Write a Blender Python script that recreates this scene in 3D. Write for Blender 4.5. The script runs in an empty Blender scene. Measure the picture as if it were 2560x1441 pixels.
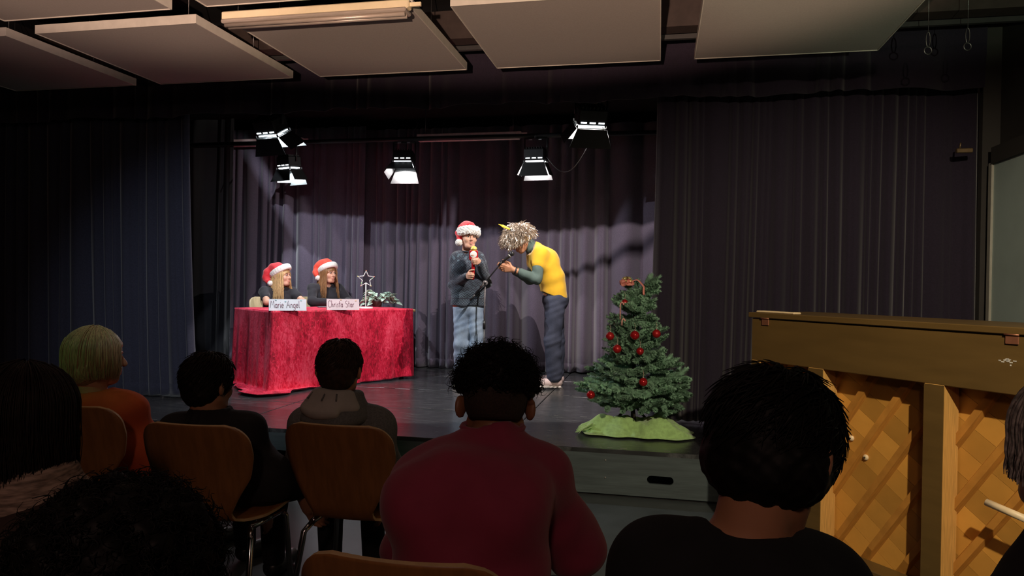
import bpy, math, random
import numpy as np
from mathutils import Matrix, Vector
random.seed(7); RNG = np.random.default_rng(7)
scene = bpy.context.scene
COL = scene.collection
# ------------------------------------------------------------------ camera
F_PX = 1775.0
CAM = Vector((0, 0, 1.34))
PITCH, ROLL = 0.0070, 0.0157
_f = Vector((0, math.cos(PITCH), -math.sin(PITCH)))
_r0 = Vector((1, 0, 0)); _u0 = Vector((0, math.sin(PITCH), math.cos(PITCH)))
_r = _r0 * math.cos(ROLL) + _u0 * math.sin(ROLL)
_u = -_r0 * math.sin(ROLL) + _u0 * math.cos(ROLL)
cam_data = bpy.data.cameras.new('camera'); cam = bpy.data.objects.new('camera', cam_data); COL.objects.link(cam)
cam_data.sensor_width = 36; cam_data.lens = F_PX / 2560 * 36; cam_data.clip_start = 0.02
M = Matrix.Identity(4)
for i in range(3):
    M[i][0] = _r[i]; M[i][1] = _u[i]; M[i][2] = -_f[i]; M[i][3] = CAM[i]
cam.matrix_world = M
scene.camera = cam

def pix(u, v, z):
    """world point seen at photograph pixel (u, v) at depth z: used to measure where things stand"""
    u = float(u); v = float(v); z = float(z)
    return CAM + z * (_f + (u - 1280) / F_PX * _r - (v - 720.5) / F_PX * _u)

# the stage: its front edge runs through (0, 4.6), its right end nearer to the camera
ANG = math.radians(-11.7)
E1 = Vector((math.cos(ANG), math.sin(ANG), 0)); E2 = Vector((-math.sin(ANG), math.cos(ANG), 0))
SO = Vector((0, 4.6, 0))
SH = 0.30
def st(a, b, z=0.0):
    a = float(a); b = float(b); z = float(z)
    return SO + a * E1 + b * E2 + Vector((0, 0, z))

# ------------------------------------------------------------------ world and light
scene.view_settings.view_transform = 'Standard'
scene.view_settings.look = 'None'
scene.view_settings.exposure = 0.0
scene.view_settings.gamma = 1.0
scene.view_settings.use_curve_mapping = False
w = bpy.data.worlds.new('world'); scene.world = w; w.use_nodes = True
w.node_tree.nodes['Background'].inputs[0].default_value = (0.5, 0.5, 0.6, 1)
w.node_tree.nodes['Background'].inputs[1].default_value = 0.0

def spot(name, loc, target, power, col, size=60, blend=0.3, radius=0.02, square=False):
    l = bpy.data.lights.new(name, 'SPOT'); o = bpy.data.objects.new(name, l); COL.objects.link(o)
    o.location = loc
    o.rotation_euler = (Vector(target) - Vector(loc)).to_track_quat('-Z', 'Y').to_euler()
    l.energy = power; l.color = col; l.spot_size = math.radians(size); l.spot_blend = blend
    l.shadow_soft_size = radius; l.use_square = square
    return o

# hall lamps behind and above the audience
HALL_SPOT = spot('hall_spot', (1.05, 0.25, 2.72), (1.05 + .22, .25 + .86, 2.72 - .48), 340, (1.0, 0.85, 0.62), 66, 0.7, 0.03)
FOH_LEFT = spot('front_of_house_spot', (-0.55, 0.35, 2.70), st(-2.9, 1.7, 0.75), 310, (0.80, 0.88, 1.0), 34, 0.9, 0.03)
# unseen uplights behind the camera; beams squared off to keep the curtains below dark
def uplight(name, loc, yaw, elev, power, col, half, wide, blend=0.25):
    d = Vector((math.sin(yaw) * math.cos(elev), math.cos(yaw) * math.cos(elev), math.sin(elev)))
    o = spot(name, loc, Vector(loc) + d, power, col, math.degrees(half) * 2, blend, 0.02, True); o.scale = (wide, 1, 1); return o
SAIL_WARM = uplight('uplight_warm', (-0.35, -0.7, 1.35), math.radians(-6), math.radians(31.3), 900, (1.0, 0.66, 0.49), math.radians(18.5), 2.7)
SAIL_FILL = uplight('sail_fill_pink', (-0.9, -0.6, 1.35), math.radians(-22), math.radians(29.3), 360, (1.0, 0.64, 0.56), math.radians(16.5), 1.5)  # added, unseen: lifts the sails on the left
SAIL_GREEN = uplight('uplight_green', (1.2, -0.9, 1.35), math.radians(14), math.radians(32), 190, (0.85, 1.0, 0.68), math.radians(18.5), 1.6)
GREEN_SPOT = spot('green_effect_spot', (-2.9, 0.4, 2.65), pix(150, 835, 2.93), 26, (0.15, 1.0, 0.35), 13, 0.9, 0.03)
AUDIENCE_FILL = spot('audience_fill', (-0.3, -1.6, 2.7), (-0.2, 2.2, 0.8), 40, (1.0, 0.64, 0.52), 100, 0.8, 0.15)  # added unseen fill that brightens the backs of the audience

# ------------------------------------------------------------------ materials
MATS = {}
def pm(name, col, rough=0.6, metal=0.0, var=0.12, scale=18.0, bump=0.0, bscale=None, stretch=(1, 1, 1), spec=0.5, sheen=0.0, col2=None, detail=4.0, emit=None, objrand=0.0, coat=0.0, sss=0.0):
    if name in MATS: return MATS[name]
    m = bpy.data.materials.new(name); m.use_nodes = True; MATS[name] = m
    nt = m.node_tree; N = nt.nodes; L = nt.links; b = N['Principled BSDF']
    b.inputs['Roughness'].default_value = rough; b.inputs['Metallic'].default_value = metal
    b.inputs['Specular IOR Level'].default_value = spec
    b.inputs['Sheen Weight'].default_value = sheen
    b.inputs['Coat Weight'].default_value = coat
    if sss: b.inputs['Subsurface Weight'].default_value = sss; b.inputs['Subsurface Radius'].default_value = (0.01, 0.004, 0.002)
    tc = N.new('ShaderNodeTexCoord'); mp = N.new('ShaderNodeMapping'); mp.inputs['Scale'].default_value = stretch
    L.new(tc.outputs['Object'], mp.inputs['Vector'])
    nz = N.new('ShaderNodeTexNoise'); nz.inputs['Scale'].default_value = scale; nz.inputs['Detail'].default_value = detail
    L.new(mp.outputs[0], nz.inputs['Vector'])
    cr = N.new('ShaderNodeValToRGB')
    c2 = col2 if col2 else tuple(min(1, c * (1 + var)) for c in col)
    c1 = col if col2 else tuple(c * (1 - var) for c in col)
    cr.color_ramp.elements[0].position = 0.35; cr.color_ramp.elements[1].position = 0.65
    cr.color_ramp.elements[0].color = (*c1, 1); cr.color_ramp.elements[1].color = (*c2, 1)
    L.new(nz.outputs['Fac'], cr.inputs[0])
    out = cr.outputs[0]
    if objrand:
        oi = N.new('ShaderNodeObjectInfo'); hs = N.new('ShaderNodeHueSaturation')
        mr = N.new('ShaderNodeMapRange'); mr.inputs[3].default_value = 1 - objrand; mr.inputs[4].default_value = 1 + objrand
        L.new(oi.outputs['Random'], mr.inputs[0]); L.new(mr.outputs[0], hs.inputs['Value']); L.new(out, hs.inputs['Color']); out = hs.outputs[0]
    L.new(out, b.inputs['Base Color'])
    if bump:
        nb = N.new('ShaderNodeTexNoise'); nb.inputs['Scale'].default_value = bscale or scale * 3; nb.inputs['Detail'].default_value = 3
        L.new(mp.outputs[0], nb.inputs['Vector'])
        bp = N.new('ShaderNodeBump'); bp.inputs['Strength'].default_value = bump; bp.inputs['Distance'].default_value = 0.01
        L.new(nb.outputs['Fac'], bp.inputs['Height']); L.new(bp.outputs[0], b.inputs['Normal'])
    if emit:
        b.inputs['Emission Color'].default_value = (*emit[0], 1); b.inputs['Emission Strength'].default_value = emit[1]
    return m

# ------------------------------------------------------------------ mesh helpers
class MB:
    """collects shapes; build() links them as one mesh object"""
    def __init__(s): s.v = []; s.f = []; s.sm = []
    def add(s, vs, fs, smooth=False):
        n = len(s.v); s.v += [tuple(p) for p in vs]; s.f += [tuple(i + n for i in f) for f in fs]; s.sm += [smooth] * len(fs); return s
    def box(s, c, d, R=None, bevel=0.0):
        hx, hy, hz = d[0] / 2, d[1] / 2, d[2] / 2
        if bevel <= 0:
            vs = [Vector((x * hx, y * hy, z * hz)) for x in (-1, 1) for y in (-1, 1) for z in (-1, 1)]
            fs = [(0, 1, 3, 2), (4, 6, 7, 5), (0, 4, 5, 1), (2, 3, 7, 6), (0, 2, 6, 4), (1, 5, 7, 3)]
        else:
            b = min(bevel, hx * .9, hy * .9, hz * .9); vs = []; idx = {}
            for x in (-1, 1):
                for y in (-1, 1):
                    for z in (-1, 1):
                        for k, p in enumerate(((hx, hy - b, hz - b), (hx - b, hy, hz - b), (hx - b, hy - b, hz))):
                            idx[(x, y, z, k)] = len(vs); vs.append(Vector((x * p[0], y * p[1], z * p[2])))
            fs = []
            g = lambda *a: idx[a]
            for sgn in (-1, 1):
                q = [g(sgn, -1, -1, 0), g(sgn, 1, -1, 0), g(sgn, 1, 1, 0), g(sgn, -1, 1, 0)]; fs.append(q if sgn > 0 else q[::-1])
                q = [g(-1, sgn, -1, 1), g(-1, sgn, 1, 1), g(1, sgn, 1, 1), g(1, sgn, -1, 1)]; fs.append(q if sgn > 0 else q[::-1])
                q = [g(-1, -1, sgn, 2), g(1, -1, sgn, 2), g(1, 1, sgn, 2), g(-1, 1, sgn, 2)]; fs.append(q if sgn > 0 else q[::-1])
            for x in (-1, 1):
                for y in (-1, 1):
                    fs.append([g(x, y, -1, 0), g(x, y, 1, 0), g(x, y, 1, 1), g(x, y, -1, 1)])
                    fs.append([g(x, -1, y, 0), g(x, 1, y, 0), g(x, 1, y, 2), g(x, -1, y, 2)])
                    fs.append([g(-1, x, y, 1), g(1, x, y, 1), g(1, x, y, 2), g(-1, x, y, 2)])
                    for z in (-1, 1): fs.append([g(x, y, z, 0), g(x, y, z, 1), g(x, y, z, 2)])
        c = Vector(c)
        vs = [(R @ p if R else p) + c for p in vs]
        return s.add(vs, fs)
    def tube(s, pts, r, n=8, cap=True, closed=False, flat=1.0):
        pts = [Vector(p) for p in pts]; k = len(pts)
        rs = r if isinstance(r, (list, tuple)) else [r] * k
        ref = None; vs = []; fs = []
        for i, p in enumerate(pts):
            if closed: t = pts[(i + 1) % k] - pts[i - 1]
            else: t = pts[min(i + 1, k - 1)] - pts[max(i - 1, 0)]
            t = t.normalized() if t.length > 1e-9 else Vector((0, 0, 1))
            if ref is None: ref = t.orthogonal().normalized()
            ref = ref - t * ref.dot(t)
            ref = ref.normalized() if ref.length > 1e-6 else t.orthogonal().normalized()
            b = t.cross(ref)
            for j in range(n):
                a = 2 * math.pi * j / n
                vs.append(p + rs[i] * (math.cos(a) * ref + flat * math.sin(a) * b))
        m = k if closed else k - 1
        for i in range(m):
            for j in range(n):
                a = i * n + j; b2 = i * n + (j + 1) % n; i2 = (i + 1) % k
                fs.append((a, b2, i2 * n + (j + 1) % n, i2 * n + j))
        if cap and not closed:
            fs.append(tuple(range(n - 1, -1, -1))); fs.append(tuple((k - 1) * n + j for j in range(n)))
        return s.add(vs, fs, True)
    def lathe(s, prof, n=24, M4=None, cap=True):
        vs = []; fs = []; k = len(prof)
        for (r, z) in prof:
            for j in range(n):
                a = 2 * math.pi * j / n; p = Vector((r * math.cos(a), r * math.sin(a), z)); vs.append(M4 @ p if M4 else p)
        for i in range(k - 1):
            for j in range(n):
                fs.append((i * n + j, i * n + (j + 1) % n, (i + 1) * n + (j + 1) % n, (i + 1) * n + j))
        if cap: fs.append(tuple(range(n - 1, -1, -1))); fs.append(tuple((k - 1) * n + j for j in range(n)))
        return s.add(vs, fs, True)
    def ball(s, c, r, n=16, m=10, R=None):
        r = r if isinstance(r, (list, tuple)) else (r, r, r); c = Vector(c); vs = []; fs = []
        for i in range(1, m):
            th = math.pi * i / m
            for j in range(n):
                a = 2 * math.pi * j / n
                p = Vector((r[0] * math.sin(th) * math.cos(a), r[1] * math.sin(th) * math.sin(a), r[2] * math.cos(th))); vs.append((R @ p if R else p) + c)
        t = len(vs); p = Vector((0, 0, r[2])); vs += [(R @ p if R else p) + c, (R @ -p if R else -p) + c]
        for i in range(m - 2):
            for j in range(n): fs.append((i * n + j, (i + 1) * n + j, (i + 1) * n + (j + 1) % n, i * n + (j + 1) % n))
        for j in range(n):
            fs.append((t, j, (j + 1) % n)); fs.append((t + 1, (m - 2) * n + (j + 1) % n, (m - 2) * n + j))
        return s.add(vs, fs, True)
    def prism(s, poly, h0, h1, M4=None):
        n = len(poly); vs = [Vector((x, y, h0)) for x, y in poly] + [Vector((x, y, h1)) for x, y in poly]
        if M4: vs = [M4 @ p for p in vs]
        fs = [tuple(range(n - 1, -1, -1)), tuple(range(n, 2 * n))] + [(i, (i + 1) % n, n + (i + 1) % n, n + i) for i in range(n)]
        return s.add(vs, fs)
    def grid(s, fn, nu, nv, smooth=True, thick=None, wrap=False):
        """surface fn(u, v); thick = offset vector length for a back sheet along the normal"""
        P = [[Vector(fn(i / (nu - 1), j / (nv - 1))) for j in range(nv)] for i in range(nu)]
        vs = [p for r in P for p in r]; fs = [(i * nv + j, (i + 1) * nv + j, (i + 1) * nv + j + 1, i * nv + j + 1) for i in range(nu - 1) for j in range(nv - 1)]
        if thick:
            n0 = len(vs); nn = []
            for i in range(nu):
                for j in range(nv):
                    du = P[min(i + 1, nu - 1)][j] - P[max(i - 1, 0)][j]; dv = P[i][min(j + 1, nv - 1)] - P[i][max(j - 1, 0)]
                    n = du.cross(dv); n = n.normalized() if n.length > 1e-12 else Vector((0, 0, 1)); nn.append(P[i][j] - n * thick)
            vs += nn; fs += [tuple(n0 + q for q in f[::-1]) for f in fs[:]]
            bd = [i * nv for i in range(nu)] + [(nu - 1) * nv + j for j in range(1, nv)] + [i * nv + nv - 1 for i in range(nu - 2, -1, -1)] + [j for j in range(nv - 2, 0, -1)]
            for a, b in zip(bd, bd[1:] + bd[:1]): fs.append((b, a, n0 + a, n0 + b))
        return s.add(vs, fs, smooth)
    def xf(s, M4):
        s.v = [tuple(M4 @ Vector(p)) for p in s.v]; return s
    def mesh(s, name, mat):
        me = bpy.data.meshes.new(name); me.from_pydata(s.v, [], s.f)
        me.polygons.foreach_set('use_smooth', s.sm)
        for m in (mat if isinstance(mat, (list, tuple)) else [mat]): me.materials.append(m)
        me.update(); return me
    def build(s, name, mat, parent=None, **kw):
        return link(name, s.mesh(name, mat), parent, **kw)

def tag(o, label=None, cat=None, group=None, kind=None):
    if label: o['label'] = label
    if cat: o['category'] = cat
    if group: o['group'] = group
    if kind: o['kind'] = kind
    return o
def link(name, me, parent=None, label=None, cat=None, group=None, kind=None, world=False):
    o = bpy.data.objects.new(name, me); COL.objects.link(o)
    if parent is not None:
        o.parent = parent
        if world:
            Mi = parent.matrix_basis.copy(); p = parent.parent
            while p is not None: Mi = p.matrix_basis @ Mi; p = p.parent
            me.transform(Mi.inverted())
    return tag(o, label, cat, group, kind)
def empty(name, loc=(0, 0, 0), rz=0.0, label=None, cat=None, group=None, kind=None):
    o = bpy.data.objects.new(name, None); COL.objects.link(o); o.location = loc; o.rotation_euler = (0, 0, rz); o.empty_display_size = 0.1
    return tag(o, label, cat, group, kind)
def copy_tree(o, parent=None):
    c = o.copy(); COL.objects.link(c); c.parent = parent
    for ch in list(o.children): copy_tree(ch, c)
    return c
def rotz(a): return Matrix.Rotation(a, 3, 'Z')
def frame(x, y, z): 
    m = Matrix.Identity(3)
    for i in range(3): m[i][0] = x[i]; m[i][1] = y[i]; m[i][2] = z[i]
    return m
RS = frame(E1, E2, Vector((0, 0, 1)))          # stage axes

# ------------------------------------------------------------------ implicit surfaces for bodies and clothing
def smin(a, b, k):
    if k <= 0: return np.minimum(a, b)
    h = np.clip(0.5 + 0.5 * (b - a) / k, 0, 1)
    return b + (a - b) * h - k * h * (1 - h)
class Sdf:
    def __init__(s): s.ops = []
    def cone(s, a, b, ra, rb=None, k=0.02, op='u', sq=None):
        rb = ra if rb is None else rb
        s.ops.append((op, 'c', np.array(a, float), np.array(b, float), ra, rb, k, sq)); return s
    def chain(s, pts, rs, k=0.02, op='u', sq=None):
        for i in range(len(pts) - 1): s.cone(pts[i], pts[i + 1], rs[i], rs[i + 1], k, op, sq)
        return s
    def ell(s, c, r, R=None, k=0.02, op='u'):
        R = np.eye(3) if R is None else np.array(R, float)
        s.ops.append((op, 'e', np.array(c, float), np.array(r, float) if not np.isscalar(r) else np.array([r] * 3, float), R, None, k, None)); return s
    def plane(s, p, n, k=0.0):
        """keep the side that n points away from"""
        n = np.array(n, float); n /= np.linalg.norm(n)
        s.ops.append(('i', 'p', np.array(p, float), n, None, None, k, None)); return s
    def mesh(s, h=0.006, disp=None, smooth=0):
        lo = np.full(3, 1e9); hi = -lo
        for o in s.ops:
            if o[0] != 'u': continue
            if o[1] == 'c':
                R = max(o[4], o[5]); lo = np.minimum(lo, np.minimum(o[2], o[3]) - R); hi = np.maximum(hi, np.maximum(o[2], o[3]) + R)
            else:
                R = o[3].max(); lo = np.minimum(lo, o[2] - R); hi = np.maximum(hi, o[2] + R)
        pad = 3 * h + 0.015; lo -= pad; hi += pad
        n = np.ceil((hi - lo) / h).astype(int) + 1
        ax = [lo[i] + h * np.arange(n[i]) for i in range(3)]
        Fd = np.full(n, 0.3, np.float32)
        for op, kind, a, b, c, d, k, sq in s.ops:
            m = k + 2.5 * h
            if kind == 'p': sl = (slice(None),) * 3
            else:
                if kind == 'c': R = max(c, d); l2 = np.minimum(a, b) - R - m; h2 = np.maximum(a, b) + R + m
                else: R = b.max(); l2 = a - R - m; h2 = a + R + m
                i0 = np.clip(np.floor((l2 - lo) / h).astype(int), 0, n - 1); i1 = np.clip(np.ceil((h2 - lo) / h).astype(int) + 1, 1, n)
                if np.any(i1 <= i0): continue
                sl = tuple(slice(i0[i], i1[i]) for i in range(3))
            X, Y, Z = np.meshgrid(ax[0][sl[0]], ax[1][sl[1]], ax[2][sl[2]], indexing='ij', sparse=True)
            if kind == 'c':
                ab = b - a; L2 = max(ab @ ab, 1e-12)
                px, py, pz = X - a[0], Y - a[1], Z - a[2]
                t = np.clip((px * ab[0] + py * ab[1] + pz * ab[2]) / L2, 0, 1)
                qx, qy, qz = px - t * ab[0], py - t * ab[1], pz - t * ab[2]
                if sq is not None: qx, qy, qz = qx * sq[0], qy * sq[1], qz * sq[2]
                D = np.sqrt(qx * qx + qy * qy + qz * qz) - (c + (d - c) * t)
            elif kind == 'e':
                px, py, pz = X - a[0], Y - a[1], Z - a[2]
                q = [px * c[0, i] + py * c[1, i] + pz * c[2, i] for i in range(3)]
                k0 = np.sqrt(sum((q[i] / b[i]) ** 2 for i in range(3))); k1 = np.sqrt(sum((q[i] / b[i] ** 2) ** 2 for i in range(3))) + 1e-9
                D = k0 * (k0 - 1) / k1
            else:
                D = (X - a[0]) * b[0] + (Y - a[1]) * b[1] + (Z - a[2]) * b[2]
            blk = Fd[sl]
            if op == 'u': Fd[sl] = smin(blk, D, k)
            elif op == 's': Fd[sl] = -smin(-blk, D, k)
            else: Fd[sl] = -smin(-blk, -D, k)
        if disp is not None:
            X, Y, Z = np.meshgrid(*ax, indexing='ij', sparse=True); Fd = Fd + disp(X, Y, Z)
        return nets(Fd, lo, h)
def nets(Fd, lo, h):
    ins = Fd < 0
    c = np.zeros(tuple(d - 1 for d in Fd.shape), np.int8)
    for i in (0, 1):
        for j in (0, 1):
            for k in (0, 1): c += ins[i:i + c.shape[0], j:j + c.shape[1], k:k + c.shape[2]]
    act = (c > 0) & (c < 8); I = np.argwhere(act); idx = np.full(act.shape, -1, np.int64); idx[act] = np.arange(len(I))
    acc = np.zeros((len(I), 3)); cnt = np.zeros(len(I))
    corners = [(i, j, k) for i in (0, 1) for j in (0, 1) for k in (0, 1)]
    for p in corners:
        for axis in range(3):
            if p[axis]: continue
            q = list(p); q[axis] = 1
            A = Fd[I[:, 0] + p[0], I[:, 1] + p[1], I[:, 2] + p[2]]; B = Fd[I[:, 0] + q[0], I[:, 1] + q[1], I[:, 2] + q[2]]
            m = (A < 0) != (B < 0); t = np.where(m, A / np.where(m, A - B, 1), 0)
            pt = np.tile(np.array(p, float), (len(I), 1)); pt[:, axis] += t
            acc[m] += pt[m]; cnt[m] += 1
    V = lo + h * (I + acc / cnt[:, None])
    faces = []
    for axis in range(3):
        s0 = [slice(None)] * 3; s1 = [slice(None)] * 3; s0[axis] = slice(0, -1); s1[axis] = slice(1, None)
        a = ins[tuple(s0)]; b = ins[tuple(s1)]
        o1, o2 = [(1, 2), (2, 0), (0, 1)][axis]
        for flip in (False, True):
            E = np.argwhere((a & ~b) if not flip else (~a & b))
            ok = (E[:, o1] > 0) & (E[:, o2] > 0) & (E[:, o1] < Fd.shape[o1] - 1) & (E[:, o2] < Fd.shape[o2] - 1); E = E[ok]
            if not len(E): continue
            def g(d1, d2):
                e = E.copy(); e[:, o1] -= d1; e[:, o2] -= d2; return idx[e[:, 0], e[:, 1], e[:, 2]]
            q = np.stack([g(1, 1), g(0, 1), g(0, 0), g(1, 0)], 1)
            faces.append(q[:, ::-1] if flip else q)
    return V, np.concatenate(faces)
def npmesh(name, V, Fc, mat, smooth=True):
    me = bpy.data.meshes.new(name)
    me.vertices.add(len(V)); me.vertices.foreach_set('co', np.asarray(V, np.float32).ravel())
    n = Fc.shape[1]; me.loops.add(Fc.size); me.loops.foreach_set('vertex_index', Fc.astype(np.int32).ravel())
    me.polygons.add(len(Fc)); me.polygons.foreach_set('loop_start', np.arange(0, Fc.size, n, dtype=np.int32))
    me.polygons.foreach_set('use_smooth', np.full(len(Fc), smooth))
    me.materials.append(mat); me.update(calc_edges=True); me.validate(); return me
def sdf_obj(name, S, mat, parent=None, h=0.006, disp=None, **kw):
    V, Fc = S.mesh(h, disp); return link(name, npmesh(name, V, Fc, mat), parent, **kw)
# ================================================================== the setting
m_black = pm('black_paint', (0.006, 0.006, 0.007), 0.8, var=0.3, scale=6)
m_floor = pm('hall_linoleum', (0.055, 0.066, 0.068), 0.45, var=0.12, scale=5, bump=0.05)
m_wallgrey = pm('grey_green_wall', (0.50, 0.62, 0.58), 0.7, var=0.06, scale=3, bump=0.04, bscale=60)
m_trim = pm('cream_trim', (0.42, 0.40, 0.34), 0.5, var=0.05)
m_walldark = pm('dark_wall', (0.045, 0.04, 0.036), 0.8, var=0.1, scale=4)
def slab(name, pts, z0, z1, mat, parent=None, **kw):
    mb = MB(); mb.prism([(p.x, p.y) for p in pts], z0, z1); return mb.build(name, mat, parent, **kw)
CE = 3.35
slab('floor', [st(-6.6, -9), st(3.3, -9), st(3.3, 4.3), st(-6.6, 4.3)], -0.1, 0.0, m_floor, kind='structure')
slab('ceiling', [st(-6.6, -9), st(3.3, -9), st(3.3, 4.3), st(-6.6, 4.3)], CE, CE + 0.1, m_black, kind='structure')
slab('wall_back', [st(-6.6, 4.2), st(3.3, 4.2), st(3.3, 4.3), st(-6.6, 4.3)], 0.0, CE, m_black, kind='structure')
slab('wall_rear', [st(-6.6, -9.0), st(3.3, -9.0), st(3.3, -8.9), st(-6.6, -8.9)], 0.0, CE, m_walldark, kind='structure')
slab('wall_left', [st(-6.6, -9), st(-6.5, -9), st(-6.5, 4.3), st(-6.6, 4.3)], 0.0, CE, m_black, kind='structure')
wr = slab('wall_right', [st(3.2, -9), st(3.3, -9), st(3.3, 4.3), st(3.2, 4.3)], 0.0, CE, m_walldark, kind='structure')
# the grey-green leaf of the folding partition along the right wall with its cream edge
slab('panel', [st(3.12, -8.8), st(3.2, -8.8), st(3.2, 0.82), st(3.12, 0.82)], 0.0, 2.19, m_wallgrey, wr)
slab('edge_trim', [st(3.105, 0.82), st(3.2, 0.82), st(3.2, 0.865), st(3.105, 0.865)], 0.0, 2.20, m_trim, wr)
slab('trim_1', [st(3.09, 0.93), st(3.2, 0.93), st(3.2, 0.99), st(3.09, 0.99)], 0.0, CE, m_walldark, kind='structure')
slab('cornice_board', [st(3.10, -8.8), st(3.2, -8.8), st(3.2, 0.82), st(3.10, 0.82)], 2.19, 2.30, m_walldark, wr)

# ---- stage: 2 m x 1 m deck panels with front boards
def stage_mat():
    m = pm('worn_black_stage_boards', (0.032, 0.034, 0.035), 0.34, var=0.3, scale=9, stretch=(0.6, 6, 1), bump=0.10, bscale=14, spec=0.55)
    nt = m.node_tree; N = nt.nodes; L = nt.links; b = N['Principled BSDF']
    tc = N.new('ShaderNodeTexCoord'); mp = N.new('ShaderNodeMapping'); mp.inputs['Scale'].default_value = (1.2, 26, 1); L.new(tc.outputs['Object'], mp.inputs[0])
    nz = N.new('ShaderNodeTexNoise'); nz.inputs['Scale'].default_value = 3; nz.inputs['Detail'].default_value = 8; nz.inputs['Roughness'].default_value = 0.7; L.new(mp.outputs[0], nz.inputs['Vector'])
    cr = N.new('ShaderNodeValToRGB'); cr.color_ramp.elements[0].position = 0.54; cr.color_ramp.elements[1].position = 0.78
    L.new(nz.outputs['Fac'], cr.inputs[0])
    mx = N.new('ShaderNodeMix'); mx.data_type = 'RGBA'; L.new(cr.outputs[0], mx.inputs[0])
    old = b.inputs['Base Color'].links[0].from_socket; L.new(old, mx.inputs[6]); mx.inputs[7].default_value = (0.20, 0.205, 0.205, 1)
    L.new(mx.outputs[2], b.inputs['Base Color'])
    mr = N.new('ShaderNodeMapRange'); mr.inputs[3].default_value = 0.12; mr.inputs[4].default_value = 0.36; L.new(nz.outputs['Fac'], mr.inputs[0]); L.new(mr.outputs[0], b.inputs['Roughness'])
    return m
m_stage = stage_mat()
m_front = pm('grey_stage_front_board', (0.070, 0.090, 0.092), 0.5, var=0.18, scale=4, stretch=(0.7, 1, 8), bump=0.06)
m_chip = pm('chipped_white_edge', (0.20, 0.19, 0.17), 0.7)
stage = empty('stage_floor', st(0, 0), ANG, kind='structure')
SEAM = -0.06
deck = MB().box((0, 0, -0.01), (1.992, 0.992, 0.04), bevel=0.003).mesh('deck_panel', m_stage)
for i in range(-4, 2):
    for j in range(4):
        o = link('deck_panel', deck, stage); o.location = (SEAM + 2 * i + 1, 0.5 + j, SH - 0.01)
def front_board(cx):
    # board with a stadium hand hole, built as a ring of quads around the hole
    W, Hh, t = 1.99, 0.255, 0.018; n = 24; hw, hr = 0.055, 0.026; cz = -0.02
    hole = []; outer = []
    for k in range(n):
        a = 2 * math.pi * k / n + 1e-4; ca, sa = math.cos(a), math.sin(a)
        hole.append((cx + (hw if ca > 0 else -hw) + hr * ca, cz + hr * sa))
        m = max(abs(ca) / 1.0, abs(sa) / 1.0); outer.append((ca / m, sa / m))
    vs = []; fs = []
    ob = [((W / 2) * x if x < 0 or abs(x) > .999 else (W / 2) * x, (Hh / 2) * y) for x, y in outer]
    for y in (-t / 2, t / 2):
        vs += [(x, y, z) for x, z in hole] + [(x, y, z) for x, z in ob]
    q = 2 * n
    for k in range(n):
        k2 = (k + 1) % n
        fs += [(k, k2, n + k2, n + k), (q + k2, q + k, q + n + k, q + n + k2), (k2, k, q + k, q + k2), (n + k, n + k2, q + n + k2, q + n + k)]
    return MB().add(vs, fs).mesh('front_board', m_front)
for i in range(-4, 2):
    o = link('front_board', front_board({-1: -0.53, 0: 0.02}.get(i, 0.3)), stage); o.location = (SEAM + 2 * i + 1, 0.012, 0.145)
# black board standing in for the shade under the deck
MB().box((-2.0, 0.30, 0.14), (11.8, 0.02, 0.27)).build('under_deck_shade', m_black, stage)
for j in range(1, 4):     # worn pale seam strips between the deck rows
    mb = MB()
    for i in range(60):
        x = random.uniform(-7.5, 3); l = random.uniform(0.01, 0.10); mb.box((x, j + random.uniform(-.004, .004), SH + 0.0104), (l, random.uniform(0.002, 0.006), 0.0008))
    mb.build('worn_seam', m_chip, stage, kind='stuff')
mb = MB()
for i in range(70):
    x = random.uniform(-6, 3); mb.box((x, random.uniform(-.003, .006), SH + 0.0104 - random.choice([0, 0.006])), (random.uniform(0.01, 0.05), random.uniform(0.002, 0.006), 0.0012))
for (x, z) in ((0.62, 0.23), (0.62, 0.12), (-2.55, 0.2)): mb.ball((x, 0.002, z), 0.006, 8, 6)
mb.build('chipped_edge', m_chip, stage, kind='stuff')
slab('sill_board', [st(-6.2, 0.02), st(2.0, 0.02), st(2.0, 0.06), st(-6.2, 0.06)], 0.0, 0.03, m_black)['kind'] = 'structure'

# ---- curtains
def curtain_mat(name, col, rough=0.85, sheen=0.4):
    return pm(name, col, rough, var=0.10, scale=90, sheen=sheen, spec=0.15, bump=0.08, bscale=300)
m_cur_back = curtain_mat('plum_backdrop_cloth', (0.098, 0.078, 0.112))
m_cur_left = curtain_mat('navy_curtain_cloth', (0.050, 0.052, 0.082))
m_cur_right = curtain_mat('dark_plum_curtain_cloth', (0.027, 0.020, 0.036))
m_cur_unlit = curtain_mat('unlit_drape_cloth', (0.010, 0.010, 0.014))
def fold_profile(n, length, seed, base, amp):
    """pleat offset along the run: irregular pleats with flat and tight stretches"""
    r = np.random.default_rng(seed); s = 0.0; xs = [0.0]; ph = [0.0]
    while s < length + 0.4:
        wv = base * r.choice([0.45, 0.6, 0.9, 1.3, 2.0, 2.6], p=[.2, .2, .25, .15, .12, .08]) * r.uniform(.85, 1.15); s += wv; xs.append(s); ph.append(ph[-1] + 2 * math.pi)
    x = np.linspace(0, length, n); p = np.interp(x, xs, ph)
    am = np.interp(x, np.linspace(0, length, 14), r.uniform(0.55, 1.25, 14))
    y = 1.25 - 2.5 * np.sqrt(np.sin(p / 2) ** 2 + .015) + 0.15 * np.sin(.37 * p)     # rounded crests towards the hall, sharp grooves behind
    loc = np.interp(x, (np.array(xs[1:]) + np.array(xs[:-1])) / 2, np.diff(xs)); y = y * np.clip(loc / base, .5, 1.2) ** .7
    return x, y * amp * am
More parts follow.
